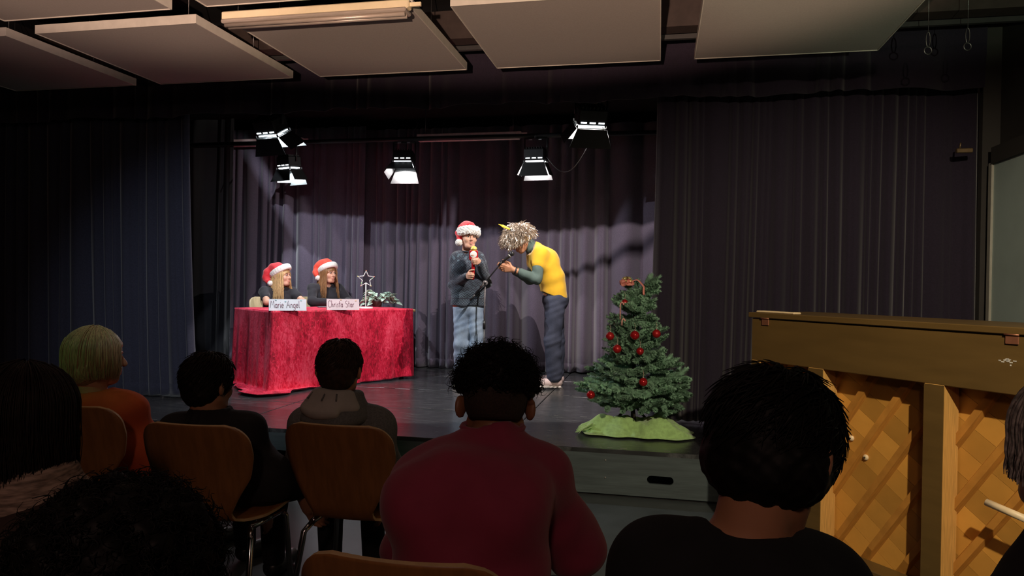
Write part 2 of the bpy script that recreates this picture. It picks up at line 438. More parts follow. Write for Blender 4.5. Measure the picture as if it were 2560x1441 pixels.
def curtain(name, a0, a1, b, z0, z1, mat, seed, base=0.13, amp=0.045, label=None, group=None, nv=10, step=0.008, flare=(0, 0), hem=True, axis='a'):
    L = abs(a1 - a0); n = int(L / step); x, y = fold_profile(n, L, seed, base, amp)
    r = np.random.default_rng(seed + 99); x2, y2 = fold_profile(n, L, seed + 7, base * 1.4, amp * 0.5)
    vs = []; fs = []
    zs = [z1 - (z1 - z0) * (k / (nv - 1)) for k in range(nv)]
    if hem: zs = zs[:-1] + [z0 + 0.105, z0 + 0.10, z0 + 0.095, z0]
    nz = len(zs); sg = 1 if a1 > a0 else -1
    for i in range(n):
        for k, z in enumerate(zs):
            t = (z1 - z) / (z1 - z0)
            yy = y[i] * (0.55 + 0.55 * t) + y2[i] * t * 1.2
            if hem and abs(z - (z0 + 0.10)) < 1e-6: yy += 0.003
            u = a0 + sg * x[i]
            fr = (1 - x[i] / L) * flare[0] + (x[i] / L) * flare[1]
            u += fr * t * t + 0.02 * t * math.sin(7 * x[i] + seed)
            zz = z + (0.012 * math.sin(5 * x[i] + seed) if k == nz - 1 else 0)
            p = st(u, b + yy, zz) if axis == 'a' else st(b + yy, u, zz)
            vs.append(p)
    for i in range(n - 1):
        for k in range(nz - 1): fs.append((i * nz + k, i * nz + k + 1, (i + 1) * nz + k + 1, (i + 1) * nz + k))
    o = MB().add(vs, fs, True).build(name, mat, None, label=label, cat='curtain', group=group)
    md = o.modifiers.new('cloth_thickness', 'SOLIDIFY'); md.thickness = 0.004; md.offset = 0
    return o
curtain('backdrop_curtain', -6.3, -2.55, 3.52, SH + 0.015, 3.2, m_cur_back, 11, 0.14, 0.050, 'plum pleated backdrop curtain hanging behind the two seated girls')
curtain('backdrop_curtain', -3.0, 2.9, 3.74, SH + 0.015, 3.2, m_cur_back, 23, 0.15, 0.054, 'plum pleated backdrop curtain hanging behind the two standing performers')
curtain('stage_curtain', -6.2, -3.10, 0.98, SH + 0.012, 3.2, m_cur_left, 5, 0.12, 0.034, 'navy pleated main curtain drawn open beside the blonde person in orange', flare=(0, 0.10))
curtain('stage_curtain', 0.90, 3.08, 1.02, SH + 0.012, 3.2, m_cur_right, 31, 0.075, 0.022, 'dark plum pleated main curtain hanging behind the christmas tree and piano', flare=(-0.03, 0))
curtain('valance', -6.2, 3.08, 0.86, 2.72, 3.3, m_cur_right, 41, 0.20, 0.025, 'short dark valance hanging across the top of the stage opening', hem=False, nv=5)

curtain('unlit_backdrop_drape', -5.1, -3.93, 2.95, SH + 0.012, 3.2, m_cur_unlit, 61, 0.16, 0.04, 'black drape standing in for the unlit backdrop between the navy curtain and the table', hem=False)  # black sheet put in where the backdrop lies unlit

# ---- acoustic sails under the ceiling
m_sail = pm('acoustic_sail_felt', (0.40, 0.375, 0.34), 0.9, var=0.04, scale=120, bump=0.06, bscale=400, spec=0.2)
m_saillit = pm('sail_lit_edge', (0.62, 0.60, 0.52), 0.6, var=0.05)  # paler than the felt: light on the side faces put into the colour
m_wire = pm('steel_wire', (0.25, 0.25, 0.25), 0.35, metal=0.9)
PW, PG = 1.09, 0.212
A0 = -2.776     # left end of the second sail of the first row
names_row = {(-1, 0): 'bluish acoustic ceiling sail at the dark left end of the front row', (0, 0): 'pinkish acoustic ceiling sail between the bluish one and the cream tube light',
    (1, 0): 'acoustic ceiling sail directly behind the cream tube light', (2, 0): 'acoustic ceiling sail above the standing performers', (3, 0): 'large acoustic ceiling sail nearest the right wall',
    (0, 1): 'acoustic ceiling sail cut off by the top left picture corner', (1, 1): 'acoustic ceiling sail cut off just above the cream tube light'}
SAIL_Z = 2.80
for (i, j), lab in names_row.items():
    off = 0.0
    a = A0 + i * (PW + PG) + off; b1 = 0.21 - j * 1.305
    c = st(a + PW / 2, b1 - 0.55)
    t = empty('acoustic_sail', c + Vector((0, 0, SAIL_Z)), ANG, lab, 'ceiling panel', 'acoustic sails')
    MB().box((0, 0, 0.022), (PW - 0.006, 1.094, 0.04), bevel=0.003).build('felt_panel', m_sail, t)
    mb = MB()
    for s in (-1, 1):
        mb.box((s * (PW / 2 - 0.002), 0, 0.024), (0.006, 1.102, 0.052)); mb.box((0, s * 0.549, 0.024), (PW, 0.006, 0.052))
    mb.build('lit_edge', m_saillit, t)
    for sx in (-.35, .35):
        for sy in (-.35, .35): MB().tube([(sx, sy, 0.04), (sx, sy, CE - SAIL_Z)], 0.0025, 5).build('hanging_wire', m_wire, t)
# tube light under the gap between the rows
m_cream = pm('cream_enamel', (0.85, 0.76, 0.52), 0.4, var=0.04)
m_refl = pm('ribbed_reflector', (0.5, 0.44, 0.38), 0.35, metal=0.3, var=0.15, scale=60, stretch=(0.2, 6, 6))
def tube_light(name, c, L, label, m1, m2, rz=ANG, wires=0.0):
    t = empty(name, c, rz, label, 'tube light')
    MB().box((0, 0, 0.035), (L, 0.055, 0.045), bevel=0.006).build('housing', m1, t)
    MB().box((L / 2 + 0.03, 0, 0.035), (0.06, 0.012, 0.02)).build('end_plug', m1, t)
    MB().box((0, 0, 0.0), (L * 0.985, 0.09, 0.022), bevel=0.006).build('reflector', m2, t)
    for k in (-0.018, 0.018): MB().tube([(-L * .48, k, -0.018), (L * .48, k, -0.018)], 0.011, 10).build('glass_tube', m2, t)
    for sx in (-.42, .42): MB().tube([(sx * L, 0, 0.055), (sx * L, 0, wires)], 0.0025, 5).build('hanging_wire', m_wire, t)
    return t
tl = st(-0.90, -0.99, 2.745); tube_light('tube_light', tl, 1.08, 'cream fluorescent tube light hanging below the ceiling sails', m_cream, m_refl, wires=CE - tl.z)
m_pinkhous = pm('dull_pink_enamel', (0.9, 0.68, 0.68), 0.5)
tl = st(-1.17, 3.14, 2.945); tube_light('tube_light', tl, 1.2, 'unlit pinkish tube light above the middle of the stage', m_pinkhous, m_pinkhous, wires=CE - tl.z)
tl = st(-1.17 - 2.6, 3.14, 2.945); tube_light('tube_light', tl, 1.2, 'unlit tube light half hidden behind the upper left spotlight', m_pinkhous, m_pinkhous, wires=CE - tl.z)
# beam and rail seen between the sails
MB().box(st(-1.3, 0.40, 3.16), (9.3, 0.14, 0.2), RS).build('ceiling_beam', pm('dark_brown_beam', (0.05, 0.035, 0.03), 0.7), None, kind='structure')
MB().box(st(-1.3, 0.31, 2.98), (9.0, 0.03, 0.03), RS).build('ceiling_rail', pm('grey_rail', (0.04, 0.04, 0.04), 0.5), None, label='thin grey rail under the dark beam between the sails', cat='rail')
# eye bolts and chain rings under the ceiling at the right
for k, (u, v, lab) in enumerate(((2320, 118, 'small steel snap hook hanging near the ceiling, farther from the wall'), (2419, 108, 'small steel snap hook hanging near the ceiling beside the right wall'))):
    p = pix(u, v, 4.2); t = empty('snap_hook', p, 0, lab, 'hook', 'snap hooks')
    R = 0.022
    MB().tube([(R * math.cos(a), 0, R * math.sin(a) - 0.02) for a in np.linspace(0, 2 * math.pi, 16, endpoint=False)], 0.004, 6, closed=True).build('ring', m_wire, t)
    MB().tube([(0.012 * math.cos(a), 0, 0.045 * math.sin(a) + 0.045) for a in np.linspace(0, 2 * math.pi, 16, endpoint=False)], 0.0035, 6, closed=True).build('clip', m_wire, t)
    MB().tube([(0, 0, 0.09), (0, 0, CE - p.z)], 0.002, 5).build('cord', m_wire, t)
p = st(2.93, 0.80, 2.28)
t = empty('wall_bracket', p, ANG, 'small dull brass bracket on the dark drape near the right wall', 'bracket')
MB().box((0, 0, 0), (0.10, 0.03, 0.03), bevel=0.004).build('plate', pm('dull_brass', (0.25, 0.17, 0.09), 0.4, metal=0.7), t)
MB().tube([(-0.03, 0, 0.0), (-0.03, -0.02, 0.05)], 0.006, 6).build('pin', pm('dull_brass', (0.25, 0.17, 0.09)), t)

# ---- stage spotlights on two battens
m_lampblk = pm('black_lamp_enamel', (0.010, 0.010, 0.011), 0.45, var=0.2)
m_flap = pm('grey_flap_paint', (0.05, 0.055, 0.055), 0.6, var=0.05)
m_glow = pm('lit_lamp_glass', (0.9, 0.95, 1.0), 0.3, emit=((0.86, 0.95, 1.0), 4.0))
for b, z, a0, a1, lab in ((1.30, 2.90, -4.6, 2.4, 'black steel batten carrying the front pair of spotlights'), (2.70, 2.86, -4.6, 2.4, 'black steel batten carrying the three rear spotlights')):
    MB().tube([st(a0, b, z), st(a1, b, z)], 0.024, 10).build('lighting_batten', m_lampblk, None, label=lab, cat='batten')
    for k, a in enumerate(np.linspace(a0 + .3, a1 - .3, 4)):
        pass
def spotlight(a, b, z, tilt, yaw, sc, label, power, col, flaps, batten_z, light_scale=1.0):
    """lens looks along local -z; tilt swings it upstage, yaw sideways; flaps: opening angle of (upstage, audience, left, right)"""
    c = st(a, b, z)
    t = empty('stage_spotlight', c, 0, label, 'spotlight', 'stage spotlights')
    R3 = RS @ Matrix.Rotation(yaw, 3, 'Z') @ Matrix.Rotation(tilt, 3, 'X')
    t.rotation_euler = R3.to_euler()
    W, D, Hh = 0.215 * sc, 0.17 * sc, 0.12 * sc
    MB().box((0, 0, Hh / 2), (W, D, Hh), bevel=0.012).build('housing', m_lampblk, t)
    fins = MB()
    for k in range(-3, 4): fins.box((k * W / 8, 0, Hh + 0.006), (0.006, D * .9, 0.02))
    fins.build('cooling_fins', m_lampblk, t)
    gl = MB().box((0, 0, -0.006), (W * .86, D * .86, 0.012), bevel=0.003)
    gl.build('lens', m_glow, t)
    for s in (-1, 1):
        for k in (-1, 0, 1): MB().box((k * W * .3, s * (D / 2 + 0.001), 0.022 * sc), (W * .2, 0.004, 0.010 * sc)).build('vent_slot', m_glow, t)
    fr = MB()
    for s in (-1, 1): fr.box((s * W / 2, 0, -0.022), (0.008, D + .012, 0.006)); fr.box((0, s * D / 2, -0.022), (W + .008, 0.008, 0.006))
    for sx in (-1, 1):
        for sy in (-1, 1): fr.box((sx * W / 2, sy * D / 2, -0.011), (0.010, 0.010, 0.026))
    fr.build('gate_frame', m_lampblk, t)
    FL = 0.135 * sc
    for nm, ang, ax, sg, wd in (('up', flaps[0], 'y', 1, W), ('aud', flaps[1], 'y', -1, W), ('l', flaps[2], 'x', -1, D), ('r', flaps[3], 'x', 1, D)):
        top = wd * 0.5; bot = wd * (0.72 if ax == 'y' else 0.56)
        pts = []
        FL2 = FL * (1.22 if nm == 'up' else 1.0); dz, do = -FL2 * math.cos(ang), FL2 * math.sin(ang)
        base = (D if ax == 'y' else W) / 2 + 0.004
        mb = MB(); vs = []
        for th in (0, 0.003):
            for (w_, f_) in ((-top, 0), (top, 0), (bot, 1), (-bot, 1)):
                o_ = base + f_ * do + th; z_ = -0.026 + f_ * dz
                vs.append((w_, sg * o_, z_) if ax == 'y' else (sg * o_, w_, z_))
        mb.add(vs, [(0, 1, 2, 3), (7, 6, 5, 4), (0, 4, 5, 1), (1, 5, 6, 2), (2, 6, 7, 3), (3, 7, 4, 0)])
        f = mb.build('barn_door', [m_flap, m_lampblk], t)
        for pi, p in enumerate(f.data.polygons): p.material_index = 0 if pi == 0 else 1
    zt = batten_z - z
    up = R3.inverted() @ Vector((0, 0, 1))
    yk = MB()
    for s in (-1, 1): yk.tube([Vector((s * (W / 2 + .012), 0, Hh * .5)), Vector((s * (W / 2 + .012), 0, Hh * .5)) + up * (zt - Hh * .5 - .03)], 0.008, 6)
    top0 = [Vector((s * (W / 2 + .012), 0, Hh * .5)) + up * (zt - Hh * .5 - .03) for s in (-1, 1)]
    yk.tube(top0, 0.008, 6); mid = (top0[0] + top0[1]) / 2
    yk.build('yoke', m_lampblk, t)
    MB().tube([mid, mid + up * 0.05], 0.022, 8).build('clamp', m_lampblk, t)
    for s in (-1, 1): MB().box(mid + Vector((s * 0.05 * sc, -0.03, -0.015)), (0.034 * sc, 0.012, 0.008)).build('bolt', pm('bright_steel_bolt', (0.8, 0.8, 0.8), 0.25, metal=0.6), t)
    l = bpy.data.lights.new('spotlight_beam', 'SPOT'); lo = bpy.data.objects.new('spotlight_beam', l); COL.objects.link(lo)
    lo.parent = t; lo.location = (0, 0, -0.031)
    l.energy = power; l.color = col; l.spot_size = math.radians(165); l.spot_blend = 0.25; l.shadow_soft_size = 0.0035
    return t
d2r = math.radians
COOL = (0.86, 0.93, 1.0); WARM = (1.0, 0.87, 0.88)
spotlight(-2.48, 1.30, 2.66, d2r(30), d2r(-12), 1.12, 'stage spotlight hanging at the upper left above the table end', 140, COOL, (d2r(23), d2r(12), d2r(-2), d2r(42)), 2.90)
spotlight(0.36, 1.30, 2.66, d2r(30), d2r(18), 1.12, 'stage spotlight hanging at the upper right, nearest the right curtain', 200, (1.0, 0.90, 0.84), (d2r(21), d2r(10), d2r(36), d2r(18)), 2.90)
spotlight(-3.10, 2.70, 2.58, d2r(6), d2r(-20), 1.0, 'stage spotlight hanging farthest left in the rear row', 42, COOL, (d2r(4), d2r(22), d2r(-6), d2r(30)), 2.86)
spotlight(-1.76, 2.70, 2.60, d2r(-16), d2r(6), 1.0, 'stage spotlight hanging in the middle of the rear row', 34, WARM, (d2r(2), d2r(34), d2r(30), d2r(24)), 2.86)
spotlight(-0.33, 2.70, 2.60, d2r(4), d2r(-4), 1.0, 'stage spotlight hanging at the right end of the rear row', 46, WARM, (d2r(4), d2r(8), d2r(28), d2r(22)), 2.86)
# cables
MB().tube([pix(1040 + 8 * math.sin(t * 3.1) - 10 * t, 300 + 28 * t, 7.6) for t in np.linspace(0, 1, 10)], 0.005, 5).build('cable', m_lampblk, None, label='short dark cable looping down beside the middle tube light', cat='cable')
MB().tube([st(-0.2 + 0.62 * t, 2.6 - 1.25 * t, 2.62 - 0.26 * math.sin(math.pi * t) + .03 * t) for t in np.linspace(0, 1, 14)], 0.004, 5).build('cable', m_lampblk, None, label='sagging thin cable between the two right hand spotlights', cat='cable')

# ================================================================== the upright piano seen from behind
m_pbrown = pm('brown_piano_paint', (0.120, 0.070, 0.020), 0.42, var=0.10, scale=3, bump=0.03, stretch=(1, 1, 6))
m_spruce = pm('spruce_soundboard', (0.56, 0.27, 0.050), 0.38, var=0.05, scale=12, objrand=0.24, bump=0.02)
m_rib = pm('spruce_rib', (0.50, 0.22, 0.040), 0.4, var=0.12, scale=16, stretch=(1, 8, 1), objrand=0.08)
m_pine = pm('raw_pine_post', (0.60, 0.33, 0.09), 0.5, var=0.16, scale=20, stretch=(12, 12, 0.6))
m_hinge = pm('copper_hinge', (0.40, 0.16, 0.09), 0.4, metal=0.6)
pl = pix(1880, 790, 3.5); pr = pix(2560, 838, 2.42)
pl.z = pr.z = 0
TX = (pr - pl).normalized()                       # along the back, left end to right end
NB = Vector((-TX.y, TX.x, 0));                    # away from the viewer
if NB.dot(pl) < 0: NB = -NB
PT = 1.215; PL = 1.46
piano = empty('upright_piano', pl, math.atan2(TX.y, TX.x), 'brown upright piano seen from behind with its ribbed soundboard', 'piano')
# local axes: x along the back, y into the body, z up; back posts occupy y 0..0.10, soundboard at y 0.10
RAIL = 0.205; LID = 0.026
MB().box((PL / 2, 0.05, PT - LID - 0.004 - RAIL / 2), (PL, 0.10, RAIL), bevel=0.003).build('top_rail', m_pbrown, piano)
MB().box((PL / 2, 0.05, 0.09), (PL, 0.10, 0.18), bevel=0.003).build('bottom_rail', m_pbrown, piano)
lid = MB().box((PL / 2, 0.21, PT - LID / 2), (PL + 0.03, 0.44, LID), bevel=0.003).build('lid', m_pbrown, piano)
MB().box((0.13, 0.035, PT + 0.004), (0.23, 0.05, 0.010), bevel=0.004).build('lid_strip', pm('pale_wood_strip', (0.72, 0.55, 0.32), 0.5), lid)
zb, zt = 0.18, PT - LID - 0.004 - RAIL
def uof(u, v):
    """where a pixel column meets the back plane of the piano, as a length along it"""
    d = pix(u, v, 1.0) - CAM; d.z = 0
    A = np.array([[TX.x, -d.x], [TX.y, -d.y]]); s = np.linalg.solve(A, np.array([CAM.x - pl.x, CAM.y - pl.y])); return s[0]
post_px = [(1880, 1899, 860), (2021, 2057, 930), (2311, 2360, 960)]
posts = [(uof(a, v), uof(b, v)) for a, b, v in post_px]
wd = posts[2][1] - posts[2][0]; sp = posts[2][0] - posts[1][0]
x = posts[2][0]
while x + sp < PL - wd: x += sp; posts.append((x, x + wd))
posts[-1] = (PL - wd, PL) if PL - posts[-1][1] < 0.12 else posts[-1]
if posts[-1][1] < PL - 0.05: posts.append((PL - wd, PL))
for (a, b) in posts:
    po = MB().box(((a + b) / 2, 0.049, (zb + zt) / 2), (b - a, 0.098, zt - zb + .004), bevel=0.002).build('back_post', m_pine, piano)
    MB().box(((a + b) / 2, -0.0005, (zb + zt) / 2), (b - a + .001, 0.003, zt - zb)).build('painted_face', m_pbrown, po)
MB().box((PL / 2, 0.30, (PT - LID) / 2), (PL - 0.04, 0.24, PT - LID - 0.02)).build('case', m_pbrown, piano)
for xx in (0.012, PL - 0.012): MB().box((xx, 0.26, (PT - LID) / 2), (0.024, 0.33, PT - LID - .004), bevel=0.002).build('side_panel', m_pbrown, piano)
# soundboard strips run down to the right, ribs across them up to the right
def clip(poly, rect):
    x0, x1, z0, z1 = rect
    for ax, val, keep in ((0, x0, 1), (0, x1, -1), (1, z0, 1), (1, z1, -1)):
        out = []
        for i in range(len(poly)):
            p, q = poly[i - 1], poly[i]; dp, dq = keep * (p[ax] - val), keep * (q[ax] - val)
            if (dp >= 0) != (dq >= 0):
                t = dp / (dp - dq); out.append((p[0] + t * (q[0] - p[0]), p[1] + t * (q[1] - p[1])))
            if dq >= 0: out.append(q)
        poly = out
        if len(poly) < 3: return None
    return poly
rect = (0.02, PL - 0.02, zb - .02, zt + .02)
SA = math.radians(-33)       # strip direction in the x-z plane
sd = (math.cos(SA), math.sin(SA)); sn = (-sd[1], sd[0])
MXZ = Matrix(((1, 0, 0, 0), (0, 0, 1, 0), (0, 1, 0, 0), (0, 0, 0, 1)))
wst = 0.088
for k in range(-6, 24):
    o0 = k * wst; q = []
    for (s, n) in ((-3, o0 + .0006), (3, o0 + .0006), (3, o0 + wst - .0006), (-3, o0 + wst - .0006)): q.append((s * sd[0] + n * sn[0], s * sd[1] + n * sn[1]))
    q = clip(q, rect)
    if q: MB().prism(q, 0.105, 0.114, MXZ).build('soundboard_plank', m_spruce, piano)
ribs = []
RA = math.radians(57); rd = (math.cos(RA), math.sin(RA)); rn = (-rd[1], rd[0])
for k in range(-12, 12):
    n0 = k * 0.135 + 0.03
    q = clip([(s * rd[0] + n * rn[0], s * rd[1] + n * rn[1]) for s, n in ((-3, n0 - .0125), (3, n0 - .0125), (3, n0 + .0125), (-3, n0 + .0125))], rect)
    if not q: continue
    # tapered ends: the rib thins towards the frame
    ss = [p[0] * rd[0] + p[1] * rd[1] for p in q]; s0, s1 = min(ss) + .01, max(ss) - .01
    if s1 - s0 < 0.08: continue
    prof = [(s0, .004), (s0 + min(.09, (s1 - s0) * .3), .024), (s1 - min(.09, (s1 - s0) * .3), .024), (s1, .004)]
    vs = []; fs = []
    for s, hgt in prof:
        for n, y in ((-.022, .107), (-.012, .105 - hgt), (.012, .105 - hgt), (.022, .107)):
            vs.append((s * rd[0] + (n0 + n) * rn[0], y, s * rd[1] + (n0 + n) * rn[1]))
    for i in range(3):
        for j in range(3): fs.append((i * 4 + j, i * 4 + j + 1, (i + 1) * 4 + j + 1, (i + 1) * 4 + j))
    fs += [(3, 2, 1, 0), (12, 13, 14, 15)]
    MB().add(vs, fs).build('rib', m_rib, piano)
m_button = pm('pale_wooden_button', (0.74, 0.58, 0.36), 0.45)
def on_board(u, v, y=0.105):
    """point of the soundboard plane at a pixel, in piano coordinates"""
    d = pix(u, v, 1.0) - CAM; o = pl + NB * y
    t = (o - CAM).dot(NB) / d.dot(NB); p = CAM + d * t - pl; return (p.dot(TX), y, p.z)
for (u, v) in ((2130, 1096), (2166, 1144), (2208, 1199), (2258, 1277)):
    c = on_board(u, v)
    b = MB().ball((c[0], c[1] - 0.004, c[2]), (0.013, 0.009, 0.013), 12, 8).build('soundboard_button', m_button, piano)
    MB().ball((c[0], c[1] - 0.0125, c[2]), 0.004, 8, 6).build('screw', m_lampblk, b)
c = on_board(2520, 1250, 0.02); c2 = on_board(2475, 1262)
hole = MB(); 
MB().tube([(c2[0] + .055, -0.02, c2[2] + .040), (c2[0] + .20, -0.02, c2[2] + .015)], 0.013, 10).build('handle_bar', m_button, piano)
for (u, v) in ((1915, 797), (2532, 838)):
    x = uof(u, v)
    hg = MB().box((x, -0.004, PT - LID - 0.018), (0.042, 0.005, 0.030), bevel=0.001).build('hinge', m_hinge, piano)
    MB().box((x, -0.006, PT - LID / 2), (0.042, 0.006, 0.020), bevel=0.001).build('hinge_leaf', m_hinge, hg)
    MB().tube([(x - .024, -0.008, PT - LID), (x + .024, -0.008, PT - LID)], 0.0035, 6).build('hinge_pin', m_hinge, hg)
m_scr = pm('bare_scratch', (0.55, 0.52, 0.46), 0.7)
mb = MB(); x = uof(2515, 900)
for k in range(14): mb.box((x + random.gauss(0, .016), -0.0008, PT - 0.118 + random.gauss(0, .006)), (random.uniform(.004, .014), .001, random.uniform(.002, .006)))
mb.build('paint_scratch', m_scr, piano, kind='stuff')
# ================================================================== plywood shell chairs
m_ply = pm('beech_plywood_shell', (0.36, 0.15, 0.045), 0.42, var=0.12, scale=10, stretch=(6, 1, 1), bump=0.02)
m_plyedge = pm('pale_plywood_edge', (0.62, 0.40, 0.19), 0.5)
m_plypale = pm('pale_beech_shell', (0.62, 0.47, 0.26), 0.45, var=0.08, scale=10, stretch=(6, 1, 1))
m_chrome = pm('chrome_tube', (0.65, 0.65, 0.66), 0.16, metal=1.0, var=0.03)
def chair_meshes(mat):
    # shell: one bent sheet from the seat front over the narrow waist up the backrest; chair faces +y
    prof = [(0.215, .445), (0.205, .458), (0.17, .468), (0.06, .462), (-0.06, .452), (-0.13, .452), (-0.175, .468), (-0.20, .505), (-0.215, .56), (-0.232, .64), (-0.252, .72), (-0.275, .80), (-0.283, .83)]
    ps = [Vector((0, y, z)) for y, z in prof]; cum = [0]
    for a, b in zip(ps, ps[1:]): cum.append(cum[-1] + (b - a).length)
    T = cum[-1]
    def P(s):
        for i in range(len(cum) - 1):
            if s <= cum[i + 1] + 1e-9: f = (s - cum[i]) / (cum[i + 1] - cum[i]); return ps[i].lerp(ps[i + 1], f)
        return ps[-1]
    def W(s):
        w = np.interp(s, [0, .10, .22, .30, .37, .43, .50, .58, .66, T], [.19, .20, .20, .185, .13, .115, .15, .195, .212, .205])
        d = T - s; r = .075
        if d < r: w = w - r + math.sqrt(max(0, r * r - (r - d) ** 2))
        if s < r: w = w - r + math.sqrt(max(0, r * r - (r - s) ** 2))
        return w
    nv, nu = 64, 17
    ss = np.concatenate([np.linspace(0, .075, 9)[:-1], np.linspace(.075, T - .075, 34), np.linspace(T - .075, T, 10)[1:]])
    mb = MB(); n2 = len(ss)
    def fn(u, v):
        s = float(ss[min(n2 - 1, int(round(v * (n2 - 1))))]); p = P(s); w = W(s); x = (2 * u - 1)
        back = max(0, min(1, (s - .42) / .15))
        return Vector((x * w, p.y + back * 0.035 * (x * w / .2) ** 2, p.z + (1 - back) * 0.010 * (x * w / .2) ** 2))
    mb.grid(fn, nu, n2, True, thick=0.010)
    me = mb.mesh('shell', [mat, m_plyedge])
    nf = 2 * (nu - 1) * (n2 - 1)
    for i, p in enumerate(me.polygons):
        if i >= nf: p.material_index = 1; p.use_smooth = False
    out = {'shell': me}
    for s, nm in ((-1, 'l'), (1, 'r')):
        out['front_leg' + nm] = MB().tube([(s * .19, .14, .012), (s * .165, .12, .40), (s * .16, .10, .428)], .0115, 10).mesh('leg', m_chrome)
        out['rear_leg' + nm] = MB().tube([(s * .20, -.24, .012), (s * .17, -.15, .40), (s * .15, -.12, .43)], .0115, 10).mesh('leg', m_chrome)
        out['rail' + nm] = MB().tube([(s * .16, .105, .430), (s * .15, -.12, .432)], .0115, 10).mesh('seat_rail', m_chrome)
    out['cross'] = MB().tube([(-.16, .03, .425), (.16, .03, .425)], .009, 8).mesh('crossbar', m_chrome)
    return out
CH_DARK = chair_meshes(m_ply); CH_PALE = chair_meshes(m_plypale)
m_rub = pm('black_rubber', (0.012, 0.012, 0.012), 0.7)
foot_me = MB().lathe([(.014, 0), (.015, .004), (.013, .03)], 10).mesh('rubber_foot', m_rub)
def chair(loc, rz, label, meshes=CH_DARK, group='audience chairs'):
    t = empty('shell_chair', loc, rz, label, 'chair', group)
    link('shell', meshes['shell'], t)
    for s, nm in ((-1, 'l'), (1, 'r')):
        for k, (x, y) in (('front_leg', (.19, .14)), ('rear_leg', (.20, -.24))):
            lg = link('leg', meshes[k + nm], t); f = link('rubber_foot', foot_me, lg); f.location = (s * x, y, 0)
        link('seat_rail', meshes['rail' + nm], t)
    link('crossbar', meshes['cross'], t)
    return t

# ================================================================== the talk-show table on the stage
m_beech = pm('beech_table_edge', (0.60, 0.40, 0.18), 0.45, var=0.1, scale=12, stretch=(1, 8, 1))
def velvet():
    m = bpy.data.materials.new('crushed_red_velvet'); m.use_nodes = True; nt = m.node_tree; N = nt.nodes; L = nt.links; b = N['Principled BSDF']
    tc = N.new('ShaderNodeTexCoord')
    n1 = N.new('ShaderNodeTexNoise'); n1.inputs['Scale'].default_value = 46; n1.inputs['Detail'].default_value = 6; n1.inputs['Roughness'].default_value = 0.65; n1.inputs['Distortion'].default_value = 1.1
    n2 = N.new('ShaderNodeTexNoise'); n2.inputs['Scale'].default_value = 5; n2.inputs['Detail'].default_value = 2
    mp = N.new('ShaderNodeMapping'); mp.inputs['Scale'].default_value = (1, 1, 0.42); L.new(tc.outputs['Object'], mp.inputs[0])
    L.new(mp.outputs[0], n1.inputs['Vector']); L.new(mp.outputs[0], n2.inputs['Vector'])
    mx = N.new('ShaderNodeMath'); mx.operation = 'MULTIPLY_ADD'; mx.inputs[1].default_value = 0.45; L.new(n2.outputs['Fac'], mx.inputs[0]); 
    ad = N.new('ShaderNodeMath'); ad.operation = 'MULTIPLY'; ad.inputs[1].default_value = 0.62; L.new(n1.outputs['Fac'], ad.inputs[0]); L.new(ad.outputs[0], mx.inputs[2])
    cr = N.new('ShaderNodeValToRGB'); e = cr.color_ramp.elements
    e[0].position = 0.42; e[0].color = (0.30, 0.0, 0.014, 1); e[1].position = 0.66; e[1].color = (0.92, 0.075, 0.14, 1)
    x = e.new(0.53); x.color = (0.70, 0.008, 0.045, 1)
    L.new(mx.outputs[0], cr.inputs[0]); L.new(cr.outputs[0], b.inputs['Base Color'])
    b.inputs['Roughness'].default_value = 0.42; b.inputs['Sheen Weight'].default_value = 0.35; b.inputs['Sheen Tint'].default_value = (1, 0.3, 0.4, 1); b.inputs['Specular IOR Level'].default_value = 0.3
    bp = N.new('ShaderNodeBump'); bp.inputs['Strength'].default_value = 0.45; bp.inputs['Distance'].default_value = 0.02; L.new(mx.outputs[0], bp.inputs['Height']); L.new(bp.outputs[0], b.inputs['Normal'])
    return m
m_velvet = velvet()
TA = math.radians(54.8) + ANG; TL, TW, TH = 1.60, 0.86, 0.74
tab0 = st(-2.555, 1.46, SH)
table = empty('stage_table', tab0, TA, 'long wooden folding table under the red velvet cloth', 'table')
MB().box((TL / 2, TW / 2, TH - 0.0135), (TL + .01, TW, 0.025), bevel=0.004).build('table_top', m_beech, table)
for x in (0.10, TL - 0.10):
    for y in (0.10, TW - 0.10): MB().box((x, y, (TH - .026) / 2), (0.04, 0.04, TH - .027), bevel=0.004).build('leg', m_lampblk, table)
for y in (0.10, TW - .10): MB().box((TL / 2, y, TH - .06), (TL - .24, 0.02, 0.06)).build('apron', m_lampblk, table)
cloth = MB()
CLX = TL - 0.035
r_c = np.random.default_rng(4)
def fold(s, t):
    return (0.020 * math.sin(s * 13 + 1.2 * math.sin(s * 3.1)) + 0.013 * math.sin(s * 29 + 2) + 0.008 * math.sin(s * 51)) * (0.25 + 0.95 * t)
S_TOT = TW + CLX
